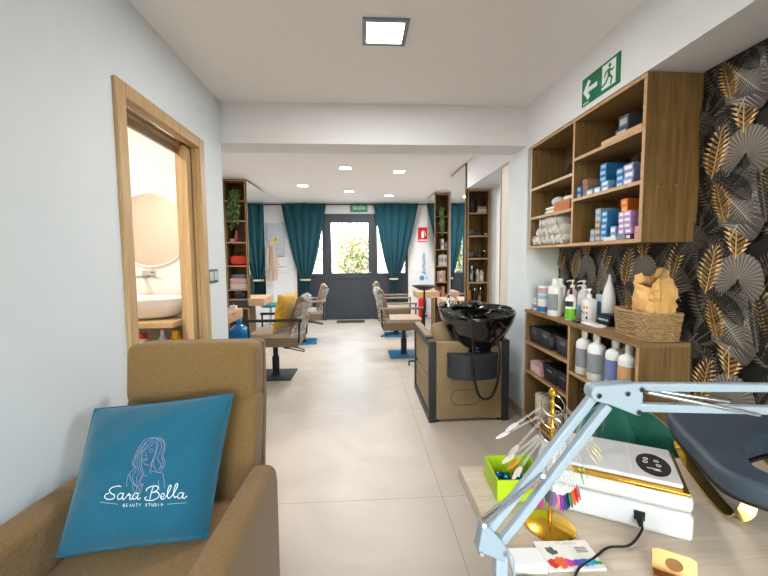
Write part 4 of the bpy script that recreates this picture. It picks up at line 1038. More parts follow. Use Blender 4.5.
# swing-arm lamp
PX, PYl = .226, .60
t = thing('swing_arm_lamp', 'pale grey spring-balanced swing-arm lamp clamped to the left edge of the desk', 'desk lamp', (.245, PYl, ZD))
def W(x,y,z): return (x-.245, y-PYl, z-ZD)
obj('clamp', M().box(.018,.055,-.022,.022,0,.012).box(.018,.030,-.02,.02,-.075,0).box(.018,.055,-.02,.02,-.075,-.065) if False else M().box(-.006,.05,-.022,.022,.0,.012).box(.0,.016,-.022,.022,-.0,.012), lampgrey_d, t, bevel=.002)
obj('post', M().box(-.0285,-.0075,-.011,.011,.012,.088), lampgrey, t, bevel=.003)
obj('pivot_bracket', M().prism([W(x,0,z)[::2] for x,z in ((.1932,.886),(.186,.8435),(.2311,.8199),(.2355,.8426),(.2268,.8562),(.2061,.8808))], -.012, .012, 'y'), lampgrey_d, t, bevel=.002)
for p in ((.1905,.8405),(.2305,.8385)): obj('pivot_bolt', M().tube([W(p[0],PYl-.016,p[1]),W(p[0],PYl+.016,p[1])], .004, 10), chrome, t)
def bar(a, b, w=.0068, d=.0068, name='arm_bar', mt=lampgrey, dy=0):
    A = Vector(W(a[0],PYl+dy,a[1])); B = Vector(W(b[0],PYl+dy,b[1])); d_ = (B-A).normalized(); n_ = Vector((-d_.z,0,d_.x))
    m = M(); vs = []
    for P in (A,B):
        for s,h in ((-1,-1),(1,-1),(1,1),(-1,1)): vs.append(P+n_*w*s+Vector((0,d*h,0)))
    m.add(vs, [(0,1,2,3),(7,6,5,4),(0,4,5,1),(1,5,6,2),(2,6,7,3),(3,7,4,0)])
    return obj(name, m, mt, t, bevel=.002)
bar((.2288,.8499),(.4028,1.0764)); bar((.2045,.868),(.3775,1.0915))
obj('elbow_plate', M().prism([W(x,0,z)[::2] for x,z in ((.3695,1.1088),(.374,1.1125),(.4429,1.1152),(.4525,1.1095),(.4556,1.0926),(.4523,1.0605),(.4438,1.0625),(.4002,1.0807),(.3725,1.0885),(.3675,1.098))], -.013, .013, 'y'), lampgrey, t, bevel=.003, seg=3)
for p in ((.3782,1.098),(.4257,1.100),(.4459,1.0686),(.4490,1.1060)): obj('elbow_bolt', M().tube([W(p[0],PYl-.0165,p[1]),W(p[0],PYl+.0165,p[1])], .0042, 12), chrome, t)
bar((.448,1.1061),(1.02,1.0865)); bar((.448,1.0721),(1.02,1.0412))
def spring(a, b, dy, name='tension_spring'):
    A = Vector(W(a[0],PYl+dy,a[1])); B = Vector(W(b[0],PYl+dy,b[1]))
    ax = (B-A).normalized(); u = Vector((0,1,0)); v = ax.cross(u)
    turns = (B-A).length/.0021; n = int(turns*10)
    obj(name, M().tube([A+(B-A)*(i/n)+(u*math.cos(2*PI*turns*i/n)+v*math.sin(2*PI*turns*i/n))*.0027 for i in range(n+1)], .00095, 4), chrome, t)
spring((.1943,.8905),(.2905,.969),-.013); spring((.1985,.879),(.2955,.9585),.013)
obj('spring_pin', M().tube([W(.2885,PYl-.018,.9695),W(.2965,PYl+.018,.958)], .003, 8), chrome, t); obj('spring_pin', M().tube([W(.1935,PYl-.018,.891),W(.199,PYl+.018,.8785)], .003, 8), chrome, t)
spring((.4589,1.1005),(.6576,1.0555),-.011); spring((.4663,1.0985),(.6273,1.0700),.011)
obj('lamp_cable', M().tube(spline([W(.233,PYl-.012,.845),W(.243,PYl-.016,.828),W(.2445,PYl-.016,.80),W(.244,PYl-.015,.775),W(.246,PYl-.014,ZD+.0035)],8), .0018, 8), lampgrey, t)
hd = Vector(W(1.06,PYl,.99))
obj('lamp_head', M().lathe([(.03,.04),(.075,.035),(.095,.0),(.09,-.01)],hd,32), lampgrey, t); obj('head_joint', M().box(hd.x-.05,hd.x+.012,-.012,.012,hd.z+.03,hd.z+.105), lampgrey_d, t, bevel=.003)

# hand rest
t = thing('hand_rest', 'slate grey padded hand rest on gold legs at the right of the desk', 'hand rest', (.86,.87,ZD+.009))
out = spline([(-.195,.125),(-.165,.075),(-.135,-.02),(-.135,-.10),(-.15,-.175),(-.13,-.235),(-.08,-.262),(.10,-.262),(.30,-.25),(.34,-.20),(.34,.08),(.30,.135),(.10,.150),(-.02,.150),(-.12,.145),(-.175,.14)],3,True) if False else None
# crescent pad: outer edge and inner notch
outer = spline([(.30,.05),(.195,.055),(.078,.070),(.0,.096),(-.034,.102),(-.056,.080),(-.078,.038),(-.106,-.022),(-.135,-.095),(-.160,-.155),(-.168,-.20),(-.152,-.238),(-.115,-.268),(0,-.298),(.30,-.30)],5)
inner = spline([(.30,-.225),(.0,-.232),(-.06,-.225),(-.085,-.205),(-.087,-.18),(-.070,-.15),(-.044,-.120),(-.02,-.100),(.02,-.084),(.08,-.072),(.30,-.06)],5)
pts = [(p.x,p.y) for p in outer]+[(p.x,p.y) for p in inner]
obj('pad', M().prism(pts, .105, .150), grey_vinyl, t, bevel=.018, seg=5)
obj('pad_board', M().prism([(p[0]*.97+.004,p[1]*.96) for p in pts], .098, .105), blackp, t)
def strap(y, x0, x1):
    pr = spline([(x0,.098),(x0,.06),(x0+.0,.02),(x0+.012,.003),(x0+.04,.0015),(x1-.03,.0015)],6)
    return pr
lg = M()
path = spline([(-.022,.045,.098),(-.022,.072,.074),(-.012,.080,.050),(-.026,.035,.026),(-.050,-.04,.012),(-.066,-.100,.004),(-.062,-.118,.003),(-.045,-.125,.012),(-.035,-.123,.035),(-.035,-.12,.098)],8)
def strapmesh(path, w, th):
    m = M(); n = len(path); vs = []
    for i,p in enumerate(path):
        d = (path[min(i+1,n-1)]-path[max(i-1,0)]).normalized(); s = Vector((.9,-.35,0)); s = (s-d*s.dot(d)).normalized(); nn = d.cross(s)
        for a,b in ((-1,-1),(1,-1),(1,1),(-1,1)): vs.append(p+s*w/2*a+nn*th/2*b)
    fs = [(0,1,2,3),tuple((n-1)*4+k for k in (3,2,1,0))]
    for i in range(n-1):
        for k in range(4): fs.append((i*4+k,i*4+(k+1)%4,i*4+4+(k+1)%4,i*4+4+k))
    return m.add(vs,fs)
obj('leg', strapmesh(path,.03,.003), goldb, t); obj('leg', strapmesh([p+Vector((.22,0,0)) for p in path],.03,.003), goldb, t)

# gold phone stand
t = thing('phone_stand', 'gold metal phone stand with a round hole at the front edge of the desk', 'phone stand', (.540,.607,ZD), -.62)
pl_ = M(); R0 = [(-.032,0),(.032,0),(.032,.095),(.026,.101),(-.026,.101),(-.032,.095)]
seg = 28
hole = [(.013*math.cos(2*PI*k/seg), .024+.010*math.sin(2*PI*k/seg)) for k in range(seg)]
def outp(a):
    c, s = math.cos(a), math.sin(a); q = 1/max(abs(c)/.032, abs(s)/(.019 if s > 0 else .024)); return (c*q, .024+s*q)
ou = [outp(2*PI*k/seg) for k in range(seg)]
for h in (-.0016,.0016):
    b = [(p[0],h,p[1]) for p in ou]+[(p[0],h,p[1]) for p in hole]
    pl_.add(b, [(k,(k+1)%seg,seg+(k+1)%seg,seg+k) for k in range(seg)])
pl_.add([(p[0],h,p[1]) for h in (-.0016,.0016) for p in ou], [(k,(k+1)%seg,seg+(k+1)%seg,seg+k) for k in range(seg)])
pl_.add([(p[0],h,p[1]) for h in (-.0016,.0016) for p in hole], [(k,(k+1)%seg,seg+(k+1)%seg,seg+k) for k in range(seg)])
o = obj('back_plate', pl_, copper, t, rot=(-.42,0,0), loc=(0,0,.004))
obj('foot_plate', M().box(-.030,.030,-.005,.062,0,.003), copper, t, bevel=.001); obj('ledge', M().box(-.03,.03,-.03,-.002,.012,.015).box(-.03,.03,-.03,-.027,.012,.024), copper, t)

# green velvet chair behind the desk
t = thing('velvet_chair', 'emerald velvet tub chair with stitched backrest behind the nail desk', 'chair', (.872,1.075,0), 0)
def shell(u, v, off):
    a = PI*(.14+.72*u)
    top = .80-.13*abs(2*u-1)**2.0
    z = .40+(top-.40)*v
    r = .172+.03*v
    q = 1-abs(((u*3+v*1.3)%1)*2-1); q2 = 1-abs(((u*3-v*1.3)%1)*2-1)
    tuft = .016*min(1,2*min(q,q2)) if off < 0 else 0
    r += off*(.026+tuft)*math.sin(PI*min(1,max(.0,v))*.5+.9)
    return (r*1.0*math.cos(a), r*math.sin(a)*.95, z)
m = M(); NU, NV = 72, 24
m.grid(lambda u,v: shell(u,v,1), NU, NV); m.grid(lambda u,v: shell(u,v,-1), NU, NV)
for (uu) in (0,1): m.grid(lambda u,v: tuple(Vector(shell(uu,v,1))*(1-u)+Vector(shell(uu,v,-1))*u), 2, NV)
m.grid(lambda u,v: tuple(Vector(shell(u,1,1))*(1-v)+Vector(shell(u,1,-1))*v+Vector((0,0,.022*math.sin(PI*v)))), NU, 6)
m.grid(lambda u,v: tuple(Vector(shell(u,0,1))*(1-v)+Vector(shell(u,0,-1))*v), NU, 2)
obj('backrest', m, velvet_g, t, smooth=70)
obj('seat', block(M(),(0,.02,.42),(.40,.40,.12),(0,0,.1),.4), velvet_g, t, smooth=60)
st_ = M()
for k in range(-4,9):
    for sgn in (1,-1):
        ps = []
        for i in range(13):
            v = .05+.9*i/12; u = (k-sgn*v*1.3)/3
            if 0.02 < u < .98: ps.append(Vector(shell(u,v,-1))*1.0)
        if len(ps) > 2: st_.tube(ps, .0016, 4)
obj('stitching', st_, mat('dark_emerald','#02503d',.8), t)
for x,y in ((-.17,-.16),(.17,-.16),(-.17,.17),(.17,.17)): obj('leg', M().tube([(x*.8,y*.8,.37),(x*1.1,y*1.1,0)],[.014,.009],10), gold, t)
# ------------------------------------------------------------------ curtains and rod
rodt = thing('curtain_rod', 'thin dark curtain rod across the top of the shopfront wall', 'curtain rod', (0, 8.275, 2.442))
obj('rod', M().tube([(-1.94,0,0),(1.58,0,0)], .011, 10), blackm, rodt)
for x in (-1.94,1.58): obj('finial', M().ball((x,0,0),.02,12,8), blackm, rodt)
for x in (-1.75,.25,1.45): obj('bracket', M().box(x-.008,x+.008,-.006,YF-8.275-.001,-.008,.008), blackm, rodt)
def curtain(x0, x1, c0, c1, label, zt=2.452, zp=.88):
    t = thing('curtain', label, 'curtain', ((c0+c1)/2, 8.195, 0)); ox = (c0+c1)/2
    nf = 5
    def fn(u, v):
        z = zt*(1-v)+.03*v
        if z > zp:
            k = (z-zp)/(zt-zp); e = k**.72 if True else k
            a, b = c0+(x0-c0)*e, c1+(x1-c1)*e
        else:
            k = (zp-z)/zp; a, b = c0-.03*k**.5, c1+.03*k**.5
        x = a+(b-a)*u; wid = b-a
        amp = .012+.03*min(1,.25/wid if wid>.2 else 1)*.9
        y = amp*math.sin(2*PI*nf*u+.6*math.sin(3*u)) + .006*math.sin(4*PI*nf*u+v*5)
        if z > zp: x += .006*math.sin(2*PI*nf*u+1.2)
        y -= .03*math.sin(PI*min(1,max(0,(z-zp)/(zt-zp))))*math.sin(PI*u)
        return (x-ox, y+.0, z)
    m = M().grid(fn, 113, 52)
    obj('cloth', m, teal, t, smooth=75, solid=.003)
    obj('tieback', M().tube([((c1-c0)*.56*math.cos(a), .052*math.sin(a), zp) for a in [2*PI*k/24 for k in range(24)]], .022, 8, closed=True, flat=1.0), curtain_tie, t)
curtain(-1.61,-.69,-1.225,-1.06,'teal curtain tied at mid height left of the entrance door')
curtain(.285,1.225,.64,.78,'teal curtain tied at mid height right of the entrance door')

# ------------------------------------------------------------------ signs on the far wall
t = thing('exit_sign', 'small green SALIDA exit sign above the entrance door', 'sign', (-.013, 8.345, 2.378))
obj('panel', M().box(-.183,.183,-.02,0,-.083,.083), green_s, t, bevel=.004); obj('light_face', M().box(-.15,.165,-.0215,-.02,-.055,.058), mat('exit_face','#1f8a64',.4,emit=('#4fc79a',.12),noise=None), t)
text('lettering', 'SALIDA', .10, white_s, t, Matrix.Translation((.01,-.023,-.004))@Matrix.Rotation(PI/2,4,'X'), width=.26)
t = thing('extinguisher_sign', 'red fire extinguisher sign on the white wall right of the curtain', 'sign', (1.352, 8.348, 1.815))
obj('panel', M().box(-.105,.105,-.004,0,-.155,.155), red_s, t)
m = M().box(-.035,.025,-.006,-.004,-.07,.06).box(-.018,.008,-.006,-.004,.06,.085); m.tube([(.012,-.005,.08),(.05,-.005,.05),(.055,-.005,-.02)],.007,6); m.box(-.085,.085,-.006,-.004,-.13,-.105)
obj('pictogram', m, white_s, t)
t = thing('fuse_box', 'pale grey electrical cabinet with yellow warning triangle left of the curtain', 'electrical box', (-1.752, 8.348, 1.726))
pg = mat('pale_grey_box','#b4bec6',.45)
obj('cabinet', M().box(-.178,.178,-.05,0,-.345,.345), pg, t, bevel=.006); obj('mounting_plate', M().box(-.16,.16,-.004,.0015,-.33,.33), pg, t); obj('cabinet_door', M().box(-.158,.158,-.056,-.05,-.32,.32), pg, t, bevel=.004)
obj('warning_triangle', M().prism([(-.062,-.045),(.062,-.045),(0,.062)], -.0575, -.056, 'y'), mat('warn_yellow','#f2c81c',.4), t)
obj('lightning_mark', M().prism([(.008,.028),(-.018,-.004),(-.002,-.006),(-.008,-.034),(.018,.0),(.002,.004)], -.0585, -.0575, 'y'), blackp, t)
for i,(z,lab) in enumerate(((1.205,'upper of two white meter covers below the electrical cabinet'),(1.085,'lower of two white meter covers below the electrical cabinet'))):
    t = thing('meter_cover', lab, 'meter cover', (-1.705, 8.348, z)); obj('cover', M().box(-.15,.15,-.02,0,-.045,.045), white_p, t, bevel=.006); obj('mounting_plate', M().box(-.14,.14,-.004,.0015,-.04,.04), white_p, t); obj('catch', M().box(.0,.02,-.024,-.02,-.008,.008), mat('catch_grey','#70757a',.5), t)
# coat on a hook
t = thing('hanging_coat', 'beige coat hanging in the far left corner beside the mirror', 'coat', (-1.80, 8.02, .88))
def coat(u, v):
    z = .80*(1-v); w = .05+.075*min(1,v*2.2)+.015*v; a = 2*PI*u
    x = w*math.cos(a)*(1+.12*math.sin(5*a+3*v)); y = (.02+.03*min(1,v*3))*math.sin(a)*(1+.25*math.sin(7*a+2*v))
    return (x*.8+.02*math.sin(3*v), y, z)
obj('coat_body', M().grid(coat, 48, 20, cu=True), mat('beige_wool','#b3a294',.9,noise=(60,.1)), t, smooth=80)
for sd in (-1,1): obj('sleeve', M().tube(spline([(sd*.05,-.02,.70),(sd*.06,-.045,.5),(sd*.055,-.045,.22)],6), [.035]*12+[.03], 10), MATS['beige_wool'], t)
obj('hood', M().ball((0,-.035,.72),.06,14,8,(1,.6,.9)), MATS['beige_wool'], t)
tag(obj('coat_hook', M().box(-1.97,-1.955,7.99,8.05,1.68,1.74).tube([(-1.955,8.02,1.71),(-1.87,8.02,1.715),(-1.80,8.02,1.73)],.006,8), chrome), 'chrome wall hook holding the beige coat', 'hook')
# blue wall lettering, not legible in the photograph: a run of script-like strokes
t = thing('wall_decal', 'blue script decal running up the white wall beside the far right mirror', 'decal', (1.375, 8.3485, 1.0))
rr = random.Random(2); m = M(); pts = []
for i in range(36): q = i/35; pts.append((.035*math.sin(i*1.25)*(.55+.45*rr.random())+.012*math.sin(i*.4), -.002, .41*q))
m.tube(spline(pts,4), .009, 5, flat=.6); m.tube(spline([(-.05,-.002,.02),(-.01,-.002,.0),(.04,-.002,-.03)],5), .012, 5)
bl_ = mat('decal_blue','#1a8fd0',.5); obj('script_strokes', m, bl_, t)
for x in (-.045,.10): obj('round_mark', M().prism([(x+.05*math.cos(k*PI/10), -.115+.055*math.sin(k*PI/10)) for k in range(20)], -.003, -.001, 'y'), bl_, t)
# fire extinguisher
t = thing('fire_extinguisher', 'red fire extinguisher standing under its sign by the far wall', 'fire extinguisher', (1.30, 8.22, 0))
obj('cylinder', M().lathe([(.06,0),(.068,.01),(.068,.42),(.055,.47),(.025,.50),(.022,.52)], n=24), red_s, t)
obj('valve', M().lathe([(.022,.52),(.024,.55),(.014,.56)], n=14).box(-.012,.06,-.01,.01,.555,.575), blackp, t); obj('hose', M().tube(spline([(.02,0,.545),(.085,-.02,.52),(.085,-.03,.3),(.08,-.03,.15)],6), .009, 8), rubber, t)

# ------------------------------------------------------------------ mirrors
def mirror_panel(x, y0, y1, z0, z1, face, label):
    """full-height mirror; face +1 looks to +X, -1 looks to -X"""
    t = thing('wall_mirror', label, 'mirror', (x, y0, 0)); L_ = y1-y0
    a, b = (0,.018) if face > 0 else (-.018,0)
    a, b = (-.018,0) if face > 0 else (0,.018)
    obj('backing_panel', M().box(a,b,0,L_,z0,z1), walnut, t)
    g = (.0005,.004) if face > 0 else (-.004,-.0005)
    obj('glass', M().box(*g,.012,L_-.003,z0+.004,z1-.012), mirror, t)
mirror_panel(-1.625, 5.815, 6.80, .64, 2.462, 1, 'tall mirror beside the shelf tower on the left, reflecting a curtain')
mirror_panel(1.30, 4.77, 5.53, .64, 2.462, -1, 'tall mirror on the right nearest the wash unit')
mirror_panel(1.325, 6.87, 7.62, .64, 2.462, -1, 'tall mirror on the right furthest from the viewer')

# ------------------------------------------------------------------ shelf towers
def tower(x0, x1, y0, y1, z0, ztop, levels, label, drawer=None):
    t = thing('shelf_tower', label, 'shelf', (x0, y0, 0)); W_, D_ = x1-x0, y1-y0
    e = M(); s = .016
    obj('side_panel', M().box(0,s,0.002,D_,z0,ztop), walnut, t); obj('side_panel', M().box(W_-s,W_,.002,D_,z0,ztop), walnut, t)
    obj('top_panel', M().box(s,W_-s,.002,D_,ztop-.02,ztop), walnut_h, t)
    obj('back_panel', M().box(s,W_-s,D_-.01,D_,z0,ztop-.02), walnut, t)
    e.box(0,s,0,.002,z0,ztop).box(W_-s,W_,0,.002,z0,ztop).box(s,W_-s,0,.002,ztop-.02,ztop)
    for z in levels:
        obj('shelf_board', M().box(s,W_-s,.002,D_-.01,z-.018,z), walnut_h, t); e.box(s,W_-s,0,.002,z-.018,z)
    obj('edge_banding', e, edgew, t)
    if drawer:
        dd = obj('drawer', M().box(s+.003,W_-s-.003,.0,.3,drawer[0],drawer[1]), mat('dark_drawer','#3a3531',.5), t, bevel=.002)
        obj('drawer_knob', M().ball((W_*.3,-.012,(drawer[0]+drawer[1])/2),.012,10,8), chrome, dd)
    return t
tower(-1.955,-1.645,5.83,6.18,0,2.462,[2.168,1.881,1.571,1.229,.877,.736,.60],'narrow walnut shelf tower on the left with plant and towels', (.608,.712))
tower(1.336,1.612,4.80,5.10,0,2.158,[1.874,1.591,1.312,1.012,.75],'walnut shelf tower on the right nearest the wash unit')
tower(1.348,1.612,7.03,7.35,0,2.462,[2.07,1.783,1.477,1.169,.877,.60],'walnut shelf tower on the right furthest away, full of books and cartons')
# contents, left tower
def plant(loc, label, n, ln, spread, seed, potm):
    t = thing('trailing_plant', label, 'plant', loc)
    obj('pot', M().lathe([(.035,0),(.045,.005),(.055,.085),(.05,.085),(.045,.02)], n=20, caps=False), potm, t)
    rr = random.Random(seed); st = M(); lf = M()
    for k in range(n):
        a = rr.uniform(PI*1.22,PI*1.78); L1 = ln*rr.uniform(.35,1); d = Vector((math.cos(a)*spread, math.sin(a)*.1, 0))
        pts = spline([(0,0,.07),(d.x*.4,d.y*.7,.13),(d.x*.8,d.y*1.2-.02,.04),(d.x+rr.uniform(-.02,.02),d.y*1.35-.025,-L1*.5),(d.x+rr.uniform(-.03,.03),d.y*1.35-.03,-L1)],7)
        st.tube(pts, .0018, 4)
        for p in pts[6::1]:
            for q in range(2):
                s = rr.uniform(.012,.024); A = Euler((rr.uniform(-1.2,1.2),rr.uniform(-1,1),rr.uniform(0,6.3))).to_matrix(); c = p+Vector((rr.uniform(-.015,.015),rr.uniform(-.015,.0),rr.uniform(-.015,.015)))
                lf.cur = 1 if rr.random() < .25 else 0
                lf.add([c+A@Vector(v) for v in ((-s,0,0),(-s*.2,-s*.55,s*.15),(s,0,0),(-s*.2,s*.55,s*.15))],[(0,1,2,3)])
    for k in range(60):
        s = rr.uniform(.014,.026); A = Euler((rr.uniform(-1.2,1.2),rr.uniform(-1,1),rr.uniform(0,6.3))).to_matrix(); c = Vector((rr.gauss(0,.035),rr.gauss(0,.03),.11+rr.uniform(-.03,.05)))
        lf.cur = 1; lf.add([c+A@Vector(v) for v in ((-s,0,0),(-s*.2,-s*.55,s*.15),(s,0,0),(-s*.2,s*.55,s*.15))],[(0,1,2,3)])
    obj('vine_stem', st, greenleaf, t); obj('foliage', lf, [greenleaf,paleleaf], t, smooth=0, rec=False)
wp_ = mat('pot_grey','#8a8d88',.6)
plant((-1.80,5.905,2.1692),'trailing green plant on the upper shelf of the left tower',16,.42,.11,5,wp_)
T_ = 5.86
bottle('perfume_bottle','small pink bottle on the left tower below the plant',(-1.82,5.93,1.5716),[(.028,0),(.03,.004),(.03,.11),(.012,.13),(.011,.14)],mat('pink_bottle','#c85a63',.35),'screw',white_p)
carton('beauty_carton',-1.90,5.90,1.5716,.06,.05,.05,pinkc,'small pink carton left of the pink bottle on the left tower')
carton('beauty_carton',-1.76,5.94,1.5716,.06,.06,.09,mat('dark_card','#40382f',.6),'dark carton right of the pink bottle on the left tower')
t = thing('handbag', 'red-orange handbag with thin handle on the left tower', 'handbag', (-1.80, 5.95, 1.236))
redb = mat('red_orange_leather','#d3351b',.4,noise=(20,.06))
obj('bag_body', block(M(),(0,0,.068),(.235,.13,.132),(.05,.1,.1),.35), redb, t, smooth=60); obj('flap', block(M(),(0,-.062,.088),(.22,.016,.07),(0,.1,.1),.4), redb, t, smooth=60)
obj('handle', M().tube(spline([(-.065,0,.12),(-.06,0,.18),(0,0,.215),(.06,0,.18),(.065,0,.12)],7), .0055, 8), mat('brown_strap','#7a3a28',.5), t); obj('clasp', M().lathe([(.009,0),(.009,.004)],(0,-.075,.085),12), gold, t)
pinkt = mat('pink_terry','#d9aaa6',.95,noise=(120,.06),bump=(300,.6,.002)); creamt = mat('cream_terry','#dcd2c6',.95,noise=(120,.05),bump=(300,.6,.002)); bluet = mat('slate_towel','#6d7686',.95,noise=(120,.08))
folded('folded_towel','pale cream folded towel at the bottom of the pile on the left tower',(-1.80,5.96,.8776),(.255,.18,.075),creamt,'towels on the left tower',2)
folded('folded_towel','pink folded towel on the cream one on the left tower',(-1.80,5.96,.956),(.25,.18,.085),pinkt,'towels on the left tower',2)
folded('folded_towel','slate folded towel at the top of the pile on the left tower',(-1.80,5.97,1.045),(.20,.16,.05),bluet,'towels on the left tower',1)
t = thing('coiled_cord', 'coiled grey-blue dryer cord in the lowest open bay of the left tower', 'cord', (-1.81,5.93,.7366))
mm = M()
for k in range(5): mm.tube([((.058-.006*k)*math.cos(a)+.01*k, -.03+.02*k+.006*math.sin(2*a), .056+(.048-.006*k)*math.sin(a)) for a in [2*PI*i/24 for i in range(24)]], .006, 6, closed=True)
obj('cord_loop', mm, mat('blue_grey_cord','#60788a',.45), t); obj('plug', M().box(.055,.11,-.03,.0,.0,.03), blackp, t, bevel=.004)
tag(obj('hanging_cord', M().tube(spline([(-1.64,5.815,1.0),(-1.63,5.81,.93),(-1.655,5.812,.80)],6),.008,6), white_p), 'white cloth strip hanging over the shelf edge of the left tower', 'strap') if False else None
# near right tower contents (front at y = 4.80)
def dryer(loc, rz, label, colr, nose):
    t = thing('hair_dryer', label, 'hair dryer', loc, rz)
    obj('barrel', M().tube([(-.09,0,.045),(-.07,0,.045),(.03,0,.045),(.085,0,.045)], [.034,.042,.042,.026], 18), colr, t)
    obj('nozzle', M().tube([(.082,0,.045),(.12,0,.045)], [.024,.018], 16), nose, t)
    obj('handle', M().tube([(-.02,-.03,.035),(-.05,-.09,.022),(-.065,-.13,.02)], [.02,.017,.015], 12), colr, t)
    obj('cord', M().tube(spline([(-.066,-.132,.02),(-.03,-.15,.012),(.03,-.13,.0075),(.05,-.10,.0075)],6), .0055, 6), blackp, t)
t = thing('glass_canister', 'clear lidded canister on the top shelf of the near right tower', 'canister', (1.42,4.92,1.8746))
obj('glass_body', M().lathe([(.06,0),(.062,.005),(.062,.19),(.058,.19),(.058,.008)], n=28, caps=False), grey_glass, t); obj('lid', M().lathe([(.063,.19),(.063,.205),(.02,.21),(.015,.225)], n=24), MATS['dark_glass'], t); obj('contents', M().lathe([(.05,.009),(.05,.10)],n=20), mat('grey_pads','#7f8488',.8), t)
t = thing('roller_tray', 'white tray of pink and lilac hair rollers beside the lidded canister', 'tray', (1.535,4.90,1.8746))
obj('tray', M().box(-.055,.055,-.05,.05,0,.05), offwhite, t, bevel=.004)
for k in range(3): obj('roller', M().tube([(-.038+.037*k,-.045,.068),(-.038+.037*k,.045,.068)], .0165, 12), (pinkc if k != 1 else purplec), t)
dryer((1.405,4.945,1.5926),1.5,'slate blue hair dryer on the second shelf of the near right tower',mat('dryer_slate','#42566b',.35),mat('dryer_pale','#c9d6de',.35))
dryer((1.50,5.0,1.5916),-.4,'black hair dryer on the second shelf, nearer the wall',blackp,blackp) if False else None
t = thing('hair_clipper', 'black clipper with pale blade beside the slate hair dryer', 'hair tool', (1.565,4.885,1.5926), .0)
obj('body', M().tube([(0,-.06,.02),(0,.0,.024),(0,.06,.02)],[.016,.022,.016],12), blackp, t); obj('blade', M().box(-.018,.018,-.08,-.055,.01,.026), chrome, t)
dryer((1.405,4.945,1.3136),1.5,'chrome and black hair dryer on the third shelf of the near right tower',mat('dark_chrome','#5d6064',.2,metal=1,noise=None),blackp)
dryer((1.525,5.02,1.3126),-2.2,'black hair dryer with chrome nozzle on the third shelf',blackp,chrome) if False else None
t = thing('cable_bundle', 'bundle of black and silver cables beside the chrome dryer', 'cable', (1.562,4.842,1.314)); mm = M()
for k in range(4): mm.tube([((.026-.003*k)*math.cos(a), .028*math.sin(a), .012+.016*k+.006*math.sin(3*a)) for a in [2*PI*i/22 for i in range(22)]], .0065, 6, closed=True)
obj('loops', mm, blackp, t); obj('metal_loop', M().tube([(.029*math.cos(a),.034*math.sin(a),.08+.01*math.sin(2*a)) for a in [2*PI*i/22 for i in range(22)]], .005, 6, closed=True), chrome, t)
gp = 'bottles on the near right tower'
sl_ = mat('slate_bottle','#6b7f92',.35); dk = mat('dark_bottle','#20262e',.25,coat=.3); cr_ = mat('cream_bottle','#d5cfc6',.4); am = mat('amber_bottle','#b5612a',.25,coat=.3); tn = mat('tan_bottle','#a5713d',.35)
tall = lambda r,h: [(r,0),(r+.001,.004),(r,h*.78),(r*.45,h*.88),(r*.4,h)]
bottle('hair_bottle','tan bottle against the left side of the fourth shelf of the near right tower',(1.372,4.90,1.0126),tall(.016,.17),tn,'screw',tn,None,None,'bottle',gp)
bottle('hair_bottle','slate blue bottle on the fourth shelf of the near right tower',(1.418,4.88,1.0126),tall(.02,.17),sl_,'screw',white_p,[(.03,.10,L_white,*front)],None,'bottle',gp)
bottle('hair_bottle','tall dark bottle at the back of the fourth shelf of the near right tower',(1.452,4.97,1.0126),tall(.024,.22),dk,'screw',dk,None,None,'bottle',gp)
bottle('hair_bottle','cream bottle on the fourth shelf of the near right tower',(1.488,4.87,1.0126),tall(.023,.16),cr_,'screw',dk,[(.03,.09,L_grey,*front)],None,'bottle',gp)
bottle('hair_bottle','wide pale bottle with dark cap at the right of the fourth shelf',(1.548,4.89,1.0126),tall(.03,.15),cr_,'screw',dk,[(.03,.08,L_white,*front)],None,'bottle',gp)
bottle('hair_bottle','amber bottle at the left of the lowest visible shelf of the near right tower',(1.39,4.88,.7506),tall(.022,.16),am,'screw',dk,None,None,'bottle',gp)
bottle('hair_bottle','dark bottle in the middle of the lowest visible shelf of the near right tower',(1.46,4.90,.7506),tall(.022,.15),dk,'screw',chrome,None,None,'bottle',gp)
bottle('hair_bottle','dark brown bottle with pale label on the lowest visible shelf, right',(1.535,4.89,.7506),tall(.024,.16),mat('brown_bottle','#3d2c22',.3,coat=.3),'screw',chrome,[(.03,.08,L_tan,*front)],None,'bottle',gp)
# far right tower: cartons and books
plant((1.43,7.11,1.98),'trailing plant hanging at the top of the far right tower',12,.45,.08,9,wp_) if False else None
plant((1.47,7.088,2.0716),'trailing green plant on the top shelf of the far right tower',14,.36,.03,9,wp_)
gp = 'cartons on the far right tower'
def row(z, items):
    for (x,wd,hg,mt_,lab) in items: 
        tt = thing('product_carton', lab, 'carton', (x, 7.045, z), 0, gp)
        obj('carton', M().box(0,wd,0,.14,0,hg), mt_, tt, bevel=.0015, seg=1); obj('print_band', M().box(wd*.15,wd*.85,-.0006,0,hg*.35,hg*.7), L_grey, tt)
cA, cB, cC = mat('carton_cream','#dcd2c8',.5), mat('carton_orange','#c8642c',.5), mat('carton_rose','#d39a8c',.5)
row(1.4776,[(1.475,.05,.18,whitec,'tall white carton on the second shelf of the far right tower, left'),(1.535,.055,.13,mat('carton_slate','#5f666e',.5),'slate carton on the second shelf of the far right tower, right')])
row(1.1696,[(1.43,.042,.20,whitec,'white carton on the third shelf of the far right tower, left'),(1.477,.045,.21,cA,'cream carton on the third shelf of the far right tower, middle'),(1.527,.05,.2,whitec,'white carton on the third shelf of the far right tower, right')])
row(.8776,[(1.40,.045,.19,cC,'rose carton on the fourth shelf of the far right tower, left'),(1.45,.045,.2,cA,'cream carton on the fourth shelf of the far right tower, middle'),(1.50,.055,.21,cC,'rose carton on the fourth shelf of the far right tower, right')])
